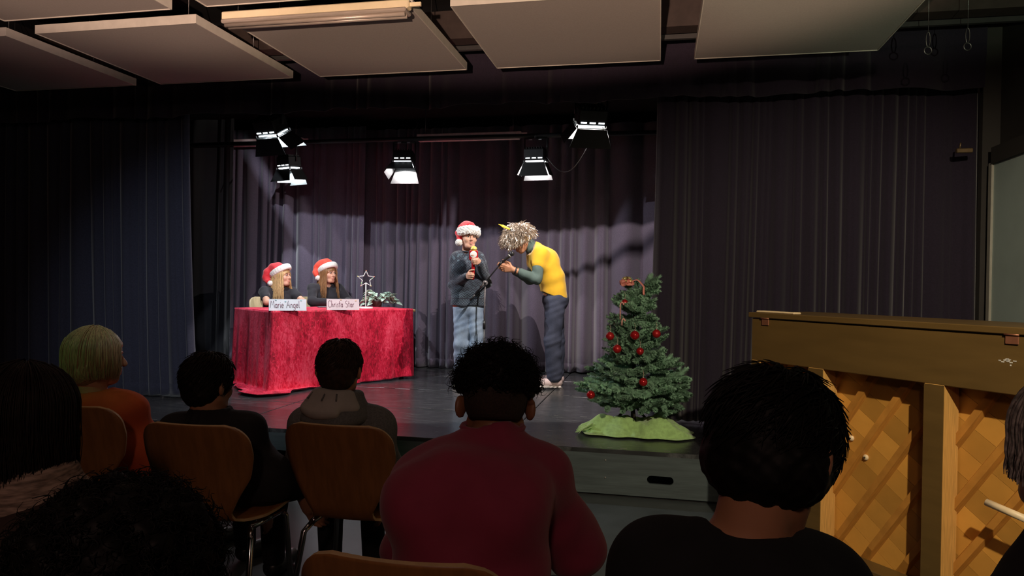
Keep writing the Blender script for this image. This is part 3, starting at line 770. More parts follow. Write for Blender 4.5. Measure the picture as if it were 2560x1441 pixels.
def drape(u, v):
    s = u * S_TOT; t = v
    corner = math.exp(-((s - TW) / 0.10) ** 2)
    ln = np.interp(s, [0, TW * .4, TW - .12, TW, TW + .15, TW + .6, S_TOT], [.80, .86, .98, 1.0, .86, .745, .715])
    # position on the path and outward normal, rounded at the corner
    r = 0.03
    if s < TW: base = Vector((0, TW - s, 0)); nrm = Vector((-1, 0, 0))
    else: base = Vector((s - TW, 0, 0)); nrm = Vector((0, -1, 0))
    k = max(-1, min(1, (s - TW) / 0.07)); ang = math.pi + (k + 1) / 2 * math.pi / 2
    nrm = Vector((math.cos(ang), math.sin(ang), 0))
    drop = t * ln; z = TH + 0.006 - drop; out = 0.008 + 0.006 * t + fold(s, t) * min(1, t * 4) * .7 + 0.02 * t + corner * 0.10 * t ** 1.5
    if t > 0: out = max(out, 0.006)
    if z < 0.012:
        ex = 0.012 - z; out += ex * 0.8; z = 0.012 + 0.02 * abs(math.sin(ex * 38 + s * 9)) * min(1, ex * 12)
    return (base.x + nrm.x * out, base.y + nrm.y * out, z)
cloth.grid(lambda u, v: drape(u, v), 260, 56, True)
cloth.grid(lambda u, v: (-.006 + (CLX + .006) * u, -.006 + (TW + .0) * v, TH + 0.0055 + 0.0015 * math.sin(u * 40) * math.sin(v * 17)), 40, 24, True)
to = cloth.build('velvet_tablecloth', m_velvet, None, label='crushed red velvet cloth draped over the stage table', cat='tablecloth')
to.location = tab0; to.rotation_euler = (0, 0, TA)
md = to.modifiers.new('cloth_thickness', 'SOLIDIFY'); md.thickness = 0.003; md.offset = 1
TM = Matrix.Translation(tab0) @ Matrix.Rotation(TA, 4, 'Z')
def on_table(x, y, z=0.0): return TM @ Vector((x, y, TH + 0.009 + z))
def table_xy(u, v):
    d = pix(u, v, 1.0) - CAM; t = (tab0.z + TH + .009 - CAM.z) / d.z; p = TM.inverted() @ (CAM + d * t); return p.x, p.y

# name cards: folded tents with handwritten strokes
m_card = pm('white_card', (0.70, 0.70, 0.74), 0.7, var=0.03)
m_cardpink = pm('pale_pink_card', (0.72, 0.56, 0.57), 0.7, var=0.03)
m_ink = pm('dark_red_ink', (0.16, 0.03, 0.06), 0.6)
m_teal = pm('pale_teal_ink', (0.35, 0.62, 0.66), 0.6); m_yel = pm('orange_ink', (0.85, 0.5, 0.25), 0.6)
def arc(cx, cy, rx, ry, a0, a1, n=10): return [(cx + rx * math.cos(math.radians(a)), cy + ry * math.sin(math.radians(a))) for a in np.linspace(a0, a1, n)]
GL = {   # stroke letters, x 0..w, y 0..1 cap height
 'M': (.75, [[(0, 0), (.14, 1), (.36, .35), (.58, 1), (.72, 0)]]), 'A': (.62, [[(0, 0), (.3, 1), (.56, 0)], [(.1, .38), (.5, .38)]]),
 'C': (.6, [arc(.34, .5, .32, .52, 50, 310, 14)]), 'S': (.5, [arc(.26, .75, .2, .25, 40, 270, 9) + arc(.24, .25, .22, .27, 90, -140, 9)]),
 'a': (.42, [arc(.18, .26, .17, .26, 30, 390, 14), [(.35, .52), (.36, .04), (.42, 0)]]), 'r': (.32, [[(.04, .52), (.06, 0)], [(.06, .3), (.16, .5), (.3, .52)]]),
 'i': (.16, [[(.06, .5), (.07, 0)], [(.06, .7), (.07, .74)]]), 'e': (.4, [[(.03, .26), (.34, .30)] + arc(.18, .27, .17, .26, 10, 320, 12)]),
 'n': (.4, [[(.04, .52), (.05, 0)], [(.05, .34), (.16, .52), (.28, .46), (.32, 0)]]), 'g': (.42, [arc(.18, .26, .17, .26, 30, 390, 14), [(.35, .52), (.35, -.22), (.22, -.38), (.05, -.28)]]),
 'l': (.18, [[(.06, 1.0), (.06, .06), (.13, 0)]]), 'h': (.42, [[(.04, 1.05), (.05, 0)], [(.05, .32), (.17, .52), (.29, .44), (.32, 0)]]),
 's': (.32, [[(.28, .48), (.12, .52), (.06, .4), (.24, .22), (.24, .06), (.04, .02)]]), 't': (.32, [[(.14, .95), (.13, .05), (.22, 0)], [(0, .58), (.3, .62)]]), ' ': (.34, [])}
def name_card(u, v, rz, text, mat, label, pads, Wc=0.31, Hc=0.112, sc=0.068, accents=(), fx=.78):
    x, y = table_xy(u, v); base = on_table(x, y)
    t = empty('name_card', base, rz, label, 'name card', 'name cards')
    lean = 0.030; th = 0.0012
    for sg in (-1, 1):
        vs = [(-Wc / 2, sg * lean, 0), (Wc / 2, sg * lean, 0), (Wc / 2, 0, Hc), (-Wc / 2, 0, Hc)]
        n = Vector((0, sg * Hc, lean)).normalized() * th
        vs += [tuple(Vector(p) - n) for p in vs]
        MB().add(vs, [(0, 1, 2, 3), (7, 6, 5, 4), (0, 4, 5, 1), (1, 5, 6, 2), (2, 6, 7, 3), (3, 7, 4, 0)]).build('card_face', mat, t)
    def onf(px, pz, lift=0.001): 
        f = pz / Hc; return (px, -lean * (1 - f) - lift, pz)
    cx = -Wc / 2 + pads; 
    for ch in text:
        w_, strokes = GL[ch]; mb = MB()
        for stq in strokes: mb.tube([onf(cx + sc * fx * px, .028 + sc * pz) for px, pz in stq], 0.0021, 5)
        if strokes: mb.build('letter', m_ink, t)
        cx += sc * fx * (w_ + .07)
    for (px, pz, mm) in accents:
        mb = MB()
        for a in (0, 60, 120): mb.tube([onf(px - .009 * math.cos(math.radians(a)), pz - .007 * math.sin(math.radians(a))), onf(px + .009 * math.cos(math.radians(a)), pz + .007 * math.sin(math.radians(a)))], 0.0016, 4)
        mb.build('star_doodle', mm, t)
    return t
name_card(719, 777, math.radians(22), 'Marie Angel', m_card, 'white folded name card reading Marie Angel in handwriting', 0.012, 0.335, 0.108, 0.066, ((-.105, .098, m_teal), (-.02, .085, m_teal), (.12, .095, m_teal)))
name_card(857, 775, math.radians(22), 'Christa Star', m_cardpink, 'pale pink folded name card reading Christa Star in handwriting', 0.012, 0.315, 0.108, 0.062, ((-.02, .098, m_yel), (.125, .09, m_yel)))

# star light on a stem
x, y = table_xy(914, 772); base = on_table(x, y)
m_white = pm('white_enamel', (0.80, 0.79, 0.76), 0.4, var=0.03)
star = empty('star_lamp', base, math.radians(12), 'white star outline lamp on a thin stem beside the plant', 'lamp')
MB().lathe([(.0, 0), (.072, 0), (.075, .004), (.072, .018), (.0, .020)], 28, cap=False).build('base', m_white, star)
MB().tube([(0, 0, .018), (0, 0, .270)], .0055, 8).build('stem', m_white, star)
sp_ = []
for k in range(10):
    a = math.pi / 2 + k * math.pi / 5; r = .088 if k % 2 == 0 else .040; sp_.append((r * math.cos(a), 0, .308 + r * math.sin(a)))
MB().tube(sp_, .0052, 6, closed=True).build('star_outline', m_white, star)
bc = [((1, .35, .2), 'red'), ((.3, .8, .25), 'green'), ((1, .85, .3), 'yellow'), ((.9, .95, 1), 'clear')]
for k in range(10):
    p = (Vector(sp_[k]) + Vector(sp_[(k + 1) % 10])) / 2 if k % 2 else Vector(sp_[k]); c = bc[0] if k == 0 else bc[(k * 7) % 4]
    MB().ball((p.x, -.004, p.z), .0055, 8, 6).build('bulb', pm('bulb_' + c[1], c[0], 0.3), star)
# trailing plant
m_leaf = pm('pale_variegated_leaf', (0.46, 0.62, 0.50), 0.4, var=0.35, scale=40, objrand=0.2)
m_vine = pm('reddish_vine', (0.22, 0.10, 0.06), 0.6); m_soil = pm('dark_plant_pot', (0.05, 0.03, 0.025), 0.5)
x, y = table_xy(938, 768); base = on_table(x + .06, y + .06)
plant = empty('trailing_plant', base, 0.2, 'potted trailing plant with pale green leaves on the table end', 'plant')
MB().lathe([(.04, 0), (.05, .01), (.062, .06), (.064, .075), (.055, .075), (.05, .06), (0, .058)], 20, cap=False).build('pot', m_soil, plant)
def leaf_mesh():
    def fn(u, v):
        w = math.sin(math.pi * min(1, v ** .65)) ** .8 * .026 * (1.15 - .5 * v); x = (2 * u - 1)
        return (x * w, .062 * v, .010 * abs(x) * (1 - v) - .016 * v * v)
    return MB().grid(fn, 5, 7, True, thick=.0012).mesh('leaf', m_leaf)
lm = leaf_mesh(); rr = random.Random(3); vines = []
for k in range(14):
    a = rr.uniform(0, 2 * math.pi) if k > 4 else rr.uniform(-.6, .5); ln = rr.uniform(.10, .17) if k > 4 else rr.uniform(.18, .27)
    top = rr.uniform(.05, .13); pts = []
    for q in np.linspace(0, 1, 9):
        pts.append(Vector((math.cos(a) * ln * q, math.sin(a) * ln * q * .7, .06 + (top) * math.sin(math.pi * min(1, q * 1.0) * .86 + .1) * (1 if q < .5 else 1) - .045 * q * q)))
    for p in pts: p.z = max(p.z, .012)
    MB().tube(pts, .0022, 5).build('vine', m_vine, plant)
    for q in range(1, 9):
        lf = link('leaf', lm, plant); lf.location = pts[q] + Vector((0, 0, .004)); sc = rr.uniform(.8, 1.25)
        lf.rotation_euler = (rr.uniform(-.5, .5), rr.uniform(-.5, .5), a - math.pi / 2 + rr.uniform(-1.3, 1.3)); lf.scale = (sc, sc, sc)
# small phone / paper beside the girl's hands
x, y = table_xy(812, 769)
MB().box((0, 0, 0.006), (.15, .075, .009), bevel=.003).build('phone', pm('grey_phone', (0.25, 0.26, 0.28), 0.25), None, label='small grey phone lying by the pink name card', cat='phone').matrix_basis = Matrix.Translation(on_table(x, y)) @ Matrix.Rotation(.5, 4, 'Z')
GIRL_DIR = (Matrix.Rotation(TA, 3, 'Z') @ Vector((0, -1, 0)))     # the way the girls face across the table

# ================================================================== christmas tree
m_needle = pm('fir_needles', (0.25, 0.43, 0.29), 0.5, var=0.35, scale=30, objrand=0.22)
m_bark = pm('dark_tree_stem', (0.03, 0.025, 0.02), 0.8)
def twig(mb, a, b, r, n, rng):
    """bottle-brush of needles from a to b"""
    a = np.array(a); b = np.array(b); ax = b - a; L = np.linalg.norm(ax); ax /= L
    t1 = np.cross(ax, [0.31, .2, .93]); t1 /= np.linalg.norm(t1); t2 = np.cross(ax, t1)
    for k in range(n):
        q = (k + rng.random()) / n; th = rng.random() * 6.283; p = a + ax * L * q
        rad = math.cos(th) * t1 + math.sin(th) * t2; fw = 0.30 + 0.35 * q + (1.4 if q > .93 else 0)
        d = rad + ax * fw * rng.uniform(.7, 1.3); d /= np.linalg.norm(d)
        ln = r * rng.uniform(.85, 1.2); sd_ = np.cross(d, ax); sd_ /= np.linalg.norm(sd_) + 1e-9
        w_ = 0.0023
        e = p + d * ln; mid = p + d * ln * .55
        mb.add([p - sd_ * w_ * .6, mid - sd_ * w_, e, mid + sd_ * w_, ], [(0, 1, 2, 3)])
def branch_mesh(L, npair, seed):
    rng = np.random.default_rng(seed); mb = MB()
    mb.tube([(0, 0, 0), (0, L * .5, .01), (0, L * .86, .03)], [.005, .004, .002], 5)
    up = .035
    twig(mb, (0, L * .22, .012), (0, L, up), .025, int(3600 * L), rng)
    for k in range(npair):
        q = .28 + .5 * k / max(1, npair - 1) if npair > 1 else .45
        for s in (-1, 1):
            l2 = L * (.52 - .22 * k / max(1, npair)) * rng.uniform(.85, 1.15)
            a = (0, L * q, .012); b = (s * l2 * .72, L * q + l2 * .75, .02 + rng.uniform(-.01, .05))
            mb.tube([a, b], .003, 4); twig(mb, a, b, .024, int(3400 * l2), rng)
    return mb.mesh('branch', m_needle)
BR = {}
for L in (.15, .22, .30, .38): BR[L] = [branch_mesh(L, 1 if L < .2 else (2 if L < .34 else 3), int(L * 100) + q) for q in range(3)]
tp = st(0.765, 0.60, SH)
tree = empty('christmas_tree', tp, 0.0, 'small green christmas tree with red baubles at the stage edge', 'christmas tree')
MB().tube([(0, 0, .02), (.004, 0, .5), (-.006, 0, 1.02)], [.016, .013, .006], 8).build('trunk', m_bark, tree)
for k in range(3):
    a = k * 2.094 + .5; MB().tube([(0, 0, .20), (.19 * math.cos(a), .19 * math.sin(a), .012)], .010, 6).build('stand_leg', m_bark, tree)
rr = random.Random(12)
tiers = [(.185, .27, 8), (.22, .33, 12), (.27, .35, 14), (.34, .33, 14), (.41, .28, 12), (.48, .22, 10), (.55, .20, 10), (.62, .19, 9), (.69, .185, 9), (.76, .185, 9), (.83, .175, 8), (.89, .15, 7), (.945, .12, 5)]
for ti, (z, R, n) in enumerate(tiers):
    for k in range(n):
        a = 2 * math.pi * k / n + ti * .7 + rr.uniform(-.25, .25)
        r = R * rr.uniform(.85, 1.12)
        if math.sin(a) > .2: r *= .86
        L = min(BR, key=lambda q: abs(q - r)); o = link('branch', BR[L][rr.randrange(3)], tree)
        tilt = rr.uniform(-.12, .30) + (-.10 if z < .2 else 0) + (.15 if z > .8 else 0)
        o.rotation_euler = (tilt, rr.uniform(-.3, .3), a - math.pi / 2); s = r / L; o.scale = (s, s, s); o.location = (0, 0, z)
for (dx, dy, dz, L) in ((.95, -.05, .45, .20), (-.6, -.1, .55, .13), (.25, -.3, .8, .11), (.9, .1, .1, .17)):   # crown shoots
    o = link('branch', BR[.15][0], tree); d = Vector((dx, dy, dz)).normalized(); o.location = (0, 0, .965)
    o.rotation_euler = d.to_track_quat('Y', 'Z').to_euler(); o.scale = (L / .15,) * 3
# decorations (their own things, hung on the twigs)
m_baub = pm('red_glass_bauble', (0.45, 0.010, 0.014), 0.14, metal=0.35, var=0.05, coat=0.5)
m_baubm = pm('matt_red_bauble', (0.45, 0.012, 0.014), 0.38, metal=0.3, var=0.05)
m_silver = pm('silver_cap', (0.7, 0.68, 0.6), 0.25, metal=0.9); m_thread = pm('pale_ribbon_thread', (0.65, 0.45, 0.35), 0.6)
def bauble(u, v, depth, r, mat, label):
    c = pix(u, v, depth); t = empty('bauble', c, 0, label, 'bauble', 'red baubles')
    MB().ball((0, 0, 0), r, 24, 16).build('glass_ball', mat, t)
    MB().lathe([(.007, r - .002), (.008, r + .006), (.004, r + .009)], 12).build('cap', m_silver, t)
    MB().tube([(0, 0, r + .007), (.004, .006, r + .03), (0, .02, r + .05)], .0012, 4).build('loop', m_thread, t)
TD = tp.y
for (u, v, dd, r, mt, lb) in ((1525, 841, -.27, .028, m_baubm, 'matt red bauble at the tree’s left edge, level with two others'), (1587, 839, -.27, .031, m_baub, 'shiny dark red bauble at the middle of the tree'),
        (1641, 835, -.20, .029, m_baubm, 'red bauble with silver cap hanging at the tree’s right edge'), (1543, 873, -.30, .029, m_baubm, 'red bauble with silver cap just below the leftmost of the upper row'),
        (1477, 988, -.20, .029, m_baub, 'lone dark red bauble at the lower left branch tip'), (1608, 956, -.33, .029, m_baub, 'dark red bauble half hidden among the lower branches'),
        (1562, 757, -.14, .022, m_baub, 'small red bauble hidden beside the candy cane'), (1600, 879, -.24, .026, m_baub, 'dark red bauble half hidden below the middle one')):
    bauble(u, v, TD + dd, r, mt, lb.replace('’', "'"))
m_candy = pm('candy_cane_pink', (0.80, 0.36, 0.30), 0.4, var=0.35, scale=60)
def cane(u, v, depth, h, rz, label, flip=1):
    c = pix(u, v, depth); t = empty('candy_cane', c, rz, label, 'candy cane', 'candy canes')
    pts = [(0, 0, -h)] + [(0, 0, -h * .5), (0, 0, 0)] + [(flip * .011 * (1 - math.cos(q)), 0, .011 * math.sin(q) * 1.3) for q in np.linspace(.3, math.pi * 1.05, 8)]
    MB().tube(pts, .0048, 8).build('cane_stick', m_candy, t)
    MB().tube([(flip * .01, 0, .013), (flip * .012, .01, .035)], .001, 4).build('thread', m_thread, t)
cane(1551, 762, TD - .24, .10, 0, 'long pink candy cane hanging left of the tree stem')
cane(1555, 803, TD - .24, .03, .3, 'small curled candy cane below the long one')
m_ribbon = pm('salmon_ribbon', (0.75, 0.25, 0.20), 0.45, var=0.1); m_goldr = pm('gold_ribbon', (0.75, 0.60, 0.28), 0.3, metal=0.5)
bowp = pix(1566, 706, TD - .06); bow = empty('ribbon_bow', bowp, .3, 'salmon and gold ribbon bow at the tree top', 'bow')
def ribbon(pts, w, mat, name):
    pts = [Vector(p) for p in pts]; n = len(pts)
    MB().grid(lambda u, v: pts[int(round(u * (n - 1)))] + Vector((0, 0, w * (v - .5))) + Vector((0, w * .4 * (v - .5), 0)), n, 3, True, thick=.001).build(name, mat, bow)
for s, mt, w in ((-1, m_ribbon, .024), (1, m_ribbon, .022), (-1, m_goldr, .018), (1, m_goldr, .016)):
    k = .045 if mt is m_ribbon else .03
    ribbon([(s * k * math.sin(q) * (1.2 if s < 0 else .8), -.01 - .02 * math.sin(2 * q), (.0 if mt is m_ribbon else .02) + .012 * math.cos(q)) for q in np.linspace(0, math.pi * 1.9, 14)], w, mt, 'bow_loop')
MB().ball((0, -.012, .002), .013, 10, 8).build('knot', m_ribbon, bow)
ribbon([(-.02, -.03, -.012), (-.045, -.035, -.02), (-.058, -.03, -.012)], .022, m_ribbon, 'bow_tail')
tail = MB(); 
tail.grid(lambda u, v: Vector((.02 + .075 * min(1, u * 1.6) - .004 * math.sin(8 * u), -.04 - .05 * u, .02 * math.sin(min(1, u * 1.9) * 2.2) - .15 * max(0, u - .3) ** 1.1)) + Vector(((.016 * (v - .5)) * min(1, u * 2), 0, (.016 * (v - .5)) * (1 - min(1, u * 2)))), 16, 3, True, thick=.001)
tail.build('bow_tail', m_ribbon, bow)
# green fleece blanket heaped round the stand
m_fleece = pm('light_green_fleece', (0.42, 0.66, 0.24), 0.95, var=0.12, scale=40, sheen=0.6, bump=0.25, bscale=160, spec=0.1)
blk = empty('fleece_blanket', st(0.80, 0.53, SH + 0.011), ANG, 'light green fringed fleece blanket heaped round the tree stand', 'blanket')
BX, BY = 0.385, 0.20
def blanket(u, v):
    x = (2 * u - 1); a = v * 2 * math.pi
    return x, a
def bh(x, y):
    ex = min(1.0, (abs(x) / BX) ** 3.2 + (abs(y) / BY) ** 3.0)
    e = max(0, 1 - ex) ** .75
    ridge = .070 * math.exp(-((y + .11 + .03 * math.sin(6 * x)) / .055) ** 2) + .055 * math.exp(-((y - .12) / .07) ** 2) + .07 * math.exp(-((x - .17) / .10) ** 2 - ((y + .02) / .13) ** 2) + .05 * math.exp(-((x + .25) / .10) ** 2 - ((y + .02) / .1) ** 2)
    f = .024 * (abs(math.sin(34 * y + 5 * x + 1.8 * math.sin(7 * x))) - .6) + .022 * (abs(math.sin(13 * x - 15 * y + 1)) - .6) + .012 * (abs(math.sin(30 * x + 22 * y + 2 * math.sin(9 * x))) - .6)
    return max(.002, e * (.038 + ridge + f))
mb = MB(); nx, ny = 110, 64
mb.grid(lambda u, v: ((2 * u - 1) * BX * (1 - .10 * (2 * v - 1) ** 4) + .012 * math.sin(v * 9), (2 * v - 1) * BY * (1 - .25 * (2 * u - 1) ** 4 + .07 * math.sin(22 * u + 1) * (v < .5)), bh((2 * u - 1) * BX, (2 * v - 1) * BY)), nx, ny, True, thick=.003)
mb.build('fleece', m_fleece, blk)
rr = random.Random(8)
for k in range(34):
    y = -.16 + .23 * k / 34 + rr.uniform(-.006, .006); z = .03 + .035 * rr.random(); L = rr.uniform(.05, .085)
    MB().tube([(-.30, y, z + .012), (-.335, y + rr.uniform(-.01, .01), z * .8), (-.335 - L * .7, y + rr.uniform(-.02, .015), z * .35 + .004), (-.335 - L, y + rr.uniform(-.025, .02), .004)], [.005, .005, .004, .003], 5).build('fringe_tassel', m_fleece, blk)

# ================================================================== microphone stand
m_standblk = pm('black_stand_metal', (0.02, 0.02, 0.022), 0.35, var=0.2); m_standgrey = pm('grey_stand_joint', (0.22, 0.20, 0.20), 0.4, metal=0.3)
MD = 6.90
mbase = pix(1212, 700, MD); mbase.z = SH + .011
ms = empty('microphone_stand', mbase, 0, 'black microphone stand with a slanted boom between the two performers', 'microphone stand')
clutch = pix(1213, 708, MD) - mbase
MB().tube([(0, 0, .10), (0, 0, .62)], .010, 10).build('pole', m_standblk, ms)
MB().tube([(0, 0, .60), clutch], .007, 10).build('inner_pole', m_standgrey, ms)
MB().tube([(0, 0, .58), (0, 0, .66)], .014, 10).build('height_clutch', m_standblk, ms)
for k in range(3):
    a = 2.2 + k * 2.094; lg = MB().tube([(0, 0, .12), (.08 * math.cos(a), .08 * math.sin(a), .09), (.30 * math.cos(a), .30 * math.sin(a), .010)], .008, 8).build('leg', m_standblk, ms)
    MB().tube([(.285 * math.cos(a), .285 * math.sin(a), .013), (.325 * math.cos(a), .325 * math.sin(a), .010)], .0105, 8).build('rubber_foot', pm('pale_rubber', (0.5, 0.45, 0.4), 0.6), lg)
b0 = pix(1175, 752, MD - .02) - mbase; b1 = pix(1248, 664, MD - .02) - mbase; b2 = pix(1262, 650, MD - .02) - mbase; b3 = pix(1284, 631, MD - .02) - mbase
MB().tube([b0, b1, b2], .0065, 8).build('boom', m_standblk, ms)
MB().tube([b0, b0.lerp(b1, .17)], .012, 8).build('counterweight', m_standblk, ms)
MB().tube([b0.lerp(b1, .36), b0.lerp(b1, .56)], .012, 8).build('boom_sleeve', m_standgrey, ms)
kn = MB().tube([clutch + Vector((0, -.02, .0)), clutch + Vector((0, .02, 0))], .026, 14).build('boom_clutch', m_standgrey, ms)
MB().tube([clutch + Vector((0, -.035, .0)), clutch + Vector((0, -.018, 0))], .010, 10).build('knob', m_standblk, kn)
MB().tube([b1 + Vector((0, 0, .0)), b1.lerp(b2, .5) + Vector((-.004, 0, .012))], .011, 8).build('microphone_clip', m_standblk, ms)
mic = empty('microphone', mbase + b2, 0, 'black stage microphone clipped to the boom below the wig', 'microphone')
e = b3 - b2; 
MB().tube([Vector((0, 0, 0)) - e * .35, e * .45, e * .5, e * .62], [.011, .015, .021, .021], 12).build('body', pm('dark_grey_mic', (0.06, 0.055, 0.05), 0.35, metal=0.4), mic)
MB().tube([e * .5, e * .56], .0225, 12).build('collar', pm('silver_collar', (0.6, 0.58, 0.5), 0.3, metal=0.7), mic)
MB().ball(e * .82, .024, 14, 10).build('grille', m_standblk, mic)
# ================================================================== people
def nv(v): v = np.array(v, float); return v / (np.linalg.norm(v) + 1e-12)
def proj(p):
    d = Vector(p) - CAM; z = d.dot(_f); return 1280 + F_PX * d.dot(_r) / z, 720.5 - F_PX * d.dot(_u) / z, z
def head_R(heading, pitch=0.0, roll=0.0):
    """columns: right, forward, up; heading in the ground plane, pitch > 0 looks up"""
    rz = math.atan2(-heading[0], heading[1])
    return np.array(Matrix.Rotation(rz, 3, 'Z') @ Matrix.Rotation(pitch, 3, 'X') @ Matrix.Rotation(roll, 3, 'Y'))
def add_head(S, c, R, s=1.0, ears=True, smile=0.0):
    g = lambda x, y, z: c + R @ (np.array((x, y, z)) * s)
    S.ell(g(0, -.015, .026), np.array((.074, .094, .087)) * s, R, k=.02)
    S.ell(g(0, .030, -.040), np.array((.056, .062, .070)) * s, R, k=.03)
    S.cone(g(-.012, .068, -.094), g(.012, .068, -.094), .020 * s, k=.025)
    for q in (-1, 1):
        S.ell(g(q * .036, .056, -.030), np.array((.028, .030, .028)) * s, R, k=.02)
        S.cone(g(q * .052, .0, -.055), g(q * .03, .05, -.092), .018 * s, .016 * s, k=.03)
        S.ell(g(q * .031, .102, .002), .0145 * s, R, k=.012, op='s')
        S.cone(g(q * .014, .088, .021), g(q * .050, .070, .018), .010 * s, .008 * s, k=.012)
        if ears: S.ell(g(q * .086, -.014, -.012), np.array((.0095, .022, .030)) * s, R @ np.array(Matrix.Rotation(q * .50, 3, 'Z')), k=.008)
    S.cone(g(0, .090, .006), g(0, .111, -.030), .0075 * s, .0125 * s, k=.010)
    S.cone(g(-.011, .094, -.033), g(.011, .094, -.033), .0085 * s, k=.008)
    S.cone(g(-.019, .083, -.060 + smile), g(0, .094, -.0575), .006 * s, .0075 * s, k=.008); S.cone(g(.019, .083, -.060 + smile), g(0, .094, -.0575), .006 * s, .0075 * s, k=.008)
    S.cone(g(-.016, .083, -.067 + smile * .5), g(0, .091, -.072), .006 * s, .0085 * s, k=.008); S.cone(g(.016, .083, -.067 + smile * .5), g(0, .091, -.072), .006 * s, .0085 * s, k=.008)
def add_hand(S, w_, d, n, thumb, curls=(.35, .4, .3), s=1.0, tcurl=.4, spread=.0):
    """w wrist, d finger direction, n palm normal, thumb: vector towards the thumb side"""
    w_ = np.array(w_, float); d = nv(d); n = nv(np.array(n, float) - d * np.dot(n, d)); l = nv(np.array(thumb, float) - d * np.dot(thumb, d) - n * np.dot(thumb, n))
    for i in range(4):
        o = (1.5 - i) * .0175 * s; kn = w_ + d * (.088 - .006 * abs(i - 1)) * s + l * o; S.cone(w_ + d * .012 * s + l * o * .55, kn, .0125 * s, .0110 * s, k=.012)
        L = (.074, .082, .076, .060)[i] * s; dd = d + l * spread * (1.5 - i); dd = nv(dd); p = kn; a = 0
        for q, (fr, cu) in enumerate(zip((.46, .30, .24), curls)):
            a += cu; e = p + (dd * math.cos(a) + n * math.sin(a)) * L * fr; S.cone(p, e, (.0098 - .001 * q) * s, (.0092 - .001 * q) * s, k=.004); p = e
    p = w_ + d * .022 * s + l * .020 * s; e = p + nv(l * .75 + d * .55 + n * .35) * .042 * s; S.cone(p, e, .0145 * s, .0115 * s, k=.012)
    dd = nv(d * .8 + l * (.45 - tcurl * .5) + n * (.25 + tcurl)); e2 = e + dd * .030 * s; S.cone(e, e2, .0108 * s, .010 * s, k=.004); e3 = e2 + nv(dd + n * tcurl * .8 - l * tcurl * .3) * .026 * s; S.cone(e2, e3, .010 * s, .0085 * s, k=.004)
def neckhole(S, J, hc, r=.064, up=.045, back=0.0):
    nk = J['neck']; nd = nv(hc - nk); S.cone(nk + nd * .012, nk + nd * .15, r, r * 1.3, k=.012, op='s')
    return S
def add_torso(S, J, b=1.0, inf=0.0, k=.04):
    xh = nv(J['shR'] - J['shL']); xp = nv(J['hipR'] - J['hipL'])
    pel, ch, nk = J['pelvis'], J['chest'], J['neck']
    mid = (pel + ch) / 2 + J.get('bend', 0)
    for q in (-1, 1):
        S.cone(pel + q * .068 * b * xp, mid + q * .055 * b * (xh + xp) / 2, .100 * b + inf, .092 * b + inf, k=k)
        S.cone(mid + q * .055 * b * (xh + xp) / 2, ch + q * .062 * b * xh, .092 * b + inf, .104 * b + inf, k=k)
        sh = J['shR'] if q > 0 else J['shL']
        S.cone(ch + q * .062 * b * xh, sh * .72 + nk * .28 - np.array((0, 0, .035)), .100 * b + inf, .062 * b + inf, k=k)
        S.cone(nk - np.array((0, 0, .03)), sh - np.array((0, 0, .012)), .050 * b + inf, .052 * b + inf, k=k * .8)
def add_arm(S, J, sd, b=1.0, inf=0.0, upto=2.0, r=(.050, .040, .029), k=.02):
    sh, el, wr = J['sh' + sd], J['el' + sd], J['wr' + sd]
    if upto <= 1: e = sh + (el - sh) * upto; S.cone(sh, e, r[0] * b + inf, (r[0] + (r[1] - r[0]) * upto) * b + inf * 1.15, k=k); return
    S.cone(sh, el, r[0] * b + inf, r[1] * b + inf, k=k); f = min(1, upto - 1); e = el + (wr - el) * f
    S.cone(el, e, (r[1] - .001) * b + inf, (r[1] + (r[2] - r[1]) * f) * b + inf, k=k)
def add_leg(S, J, sd, b=1.0, inf=0.0, r=(.086, .056, .040), k=.03):
    S.cone(J['hip' + sd], J['kn' + sd], r[0] * b + inf, r[1] * b + inf, k=k); S.cone(J['kn' + sd], J['an' + sd], r[1] * b + inf, r[2] * b + inf, k=k)
    c = J['kn' + sd] * .65 + J['an' + sd] * .35; back = J.get('back', np.array((0, 0, 0))); S.ell(c + back * .015, .054 * b + inf, k=.03)
SKIN = pm('fair_skin', (0.62, 0.34, 0.23), 0.5, var=0.06, scale=14, sss=0.08)
SKIN2 = pm('tanned_skin', (0.52, 0.24, 0.13), 0.5, var=0.06, scale=14, sss=0.08)
SKIN3 = pm('brown_skin', (0.30, 0.13, 0.065), 0.5, var=0.06, scale=14, sss=0.05)
m_eye = pm('dark_eye', (0.02, 0.015, 0.012), 0.2); m_eyew = pm('eye_white', (0.55, 0.50, 0.47), 0.25); m_lip = pm('lip', (0.52, 0.16, 0.13), 0.45); m_brow = pm('brown_brow', (0.12, 0.07, 0.035), 0.8)
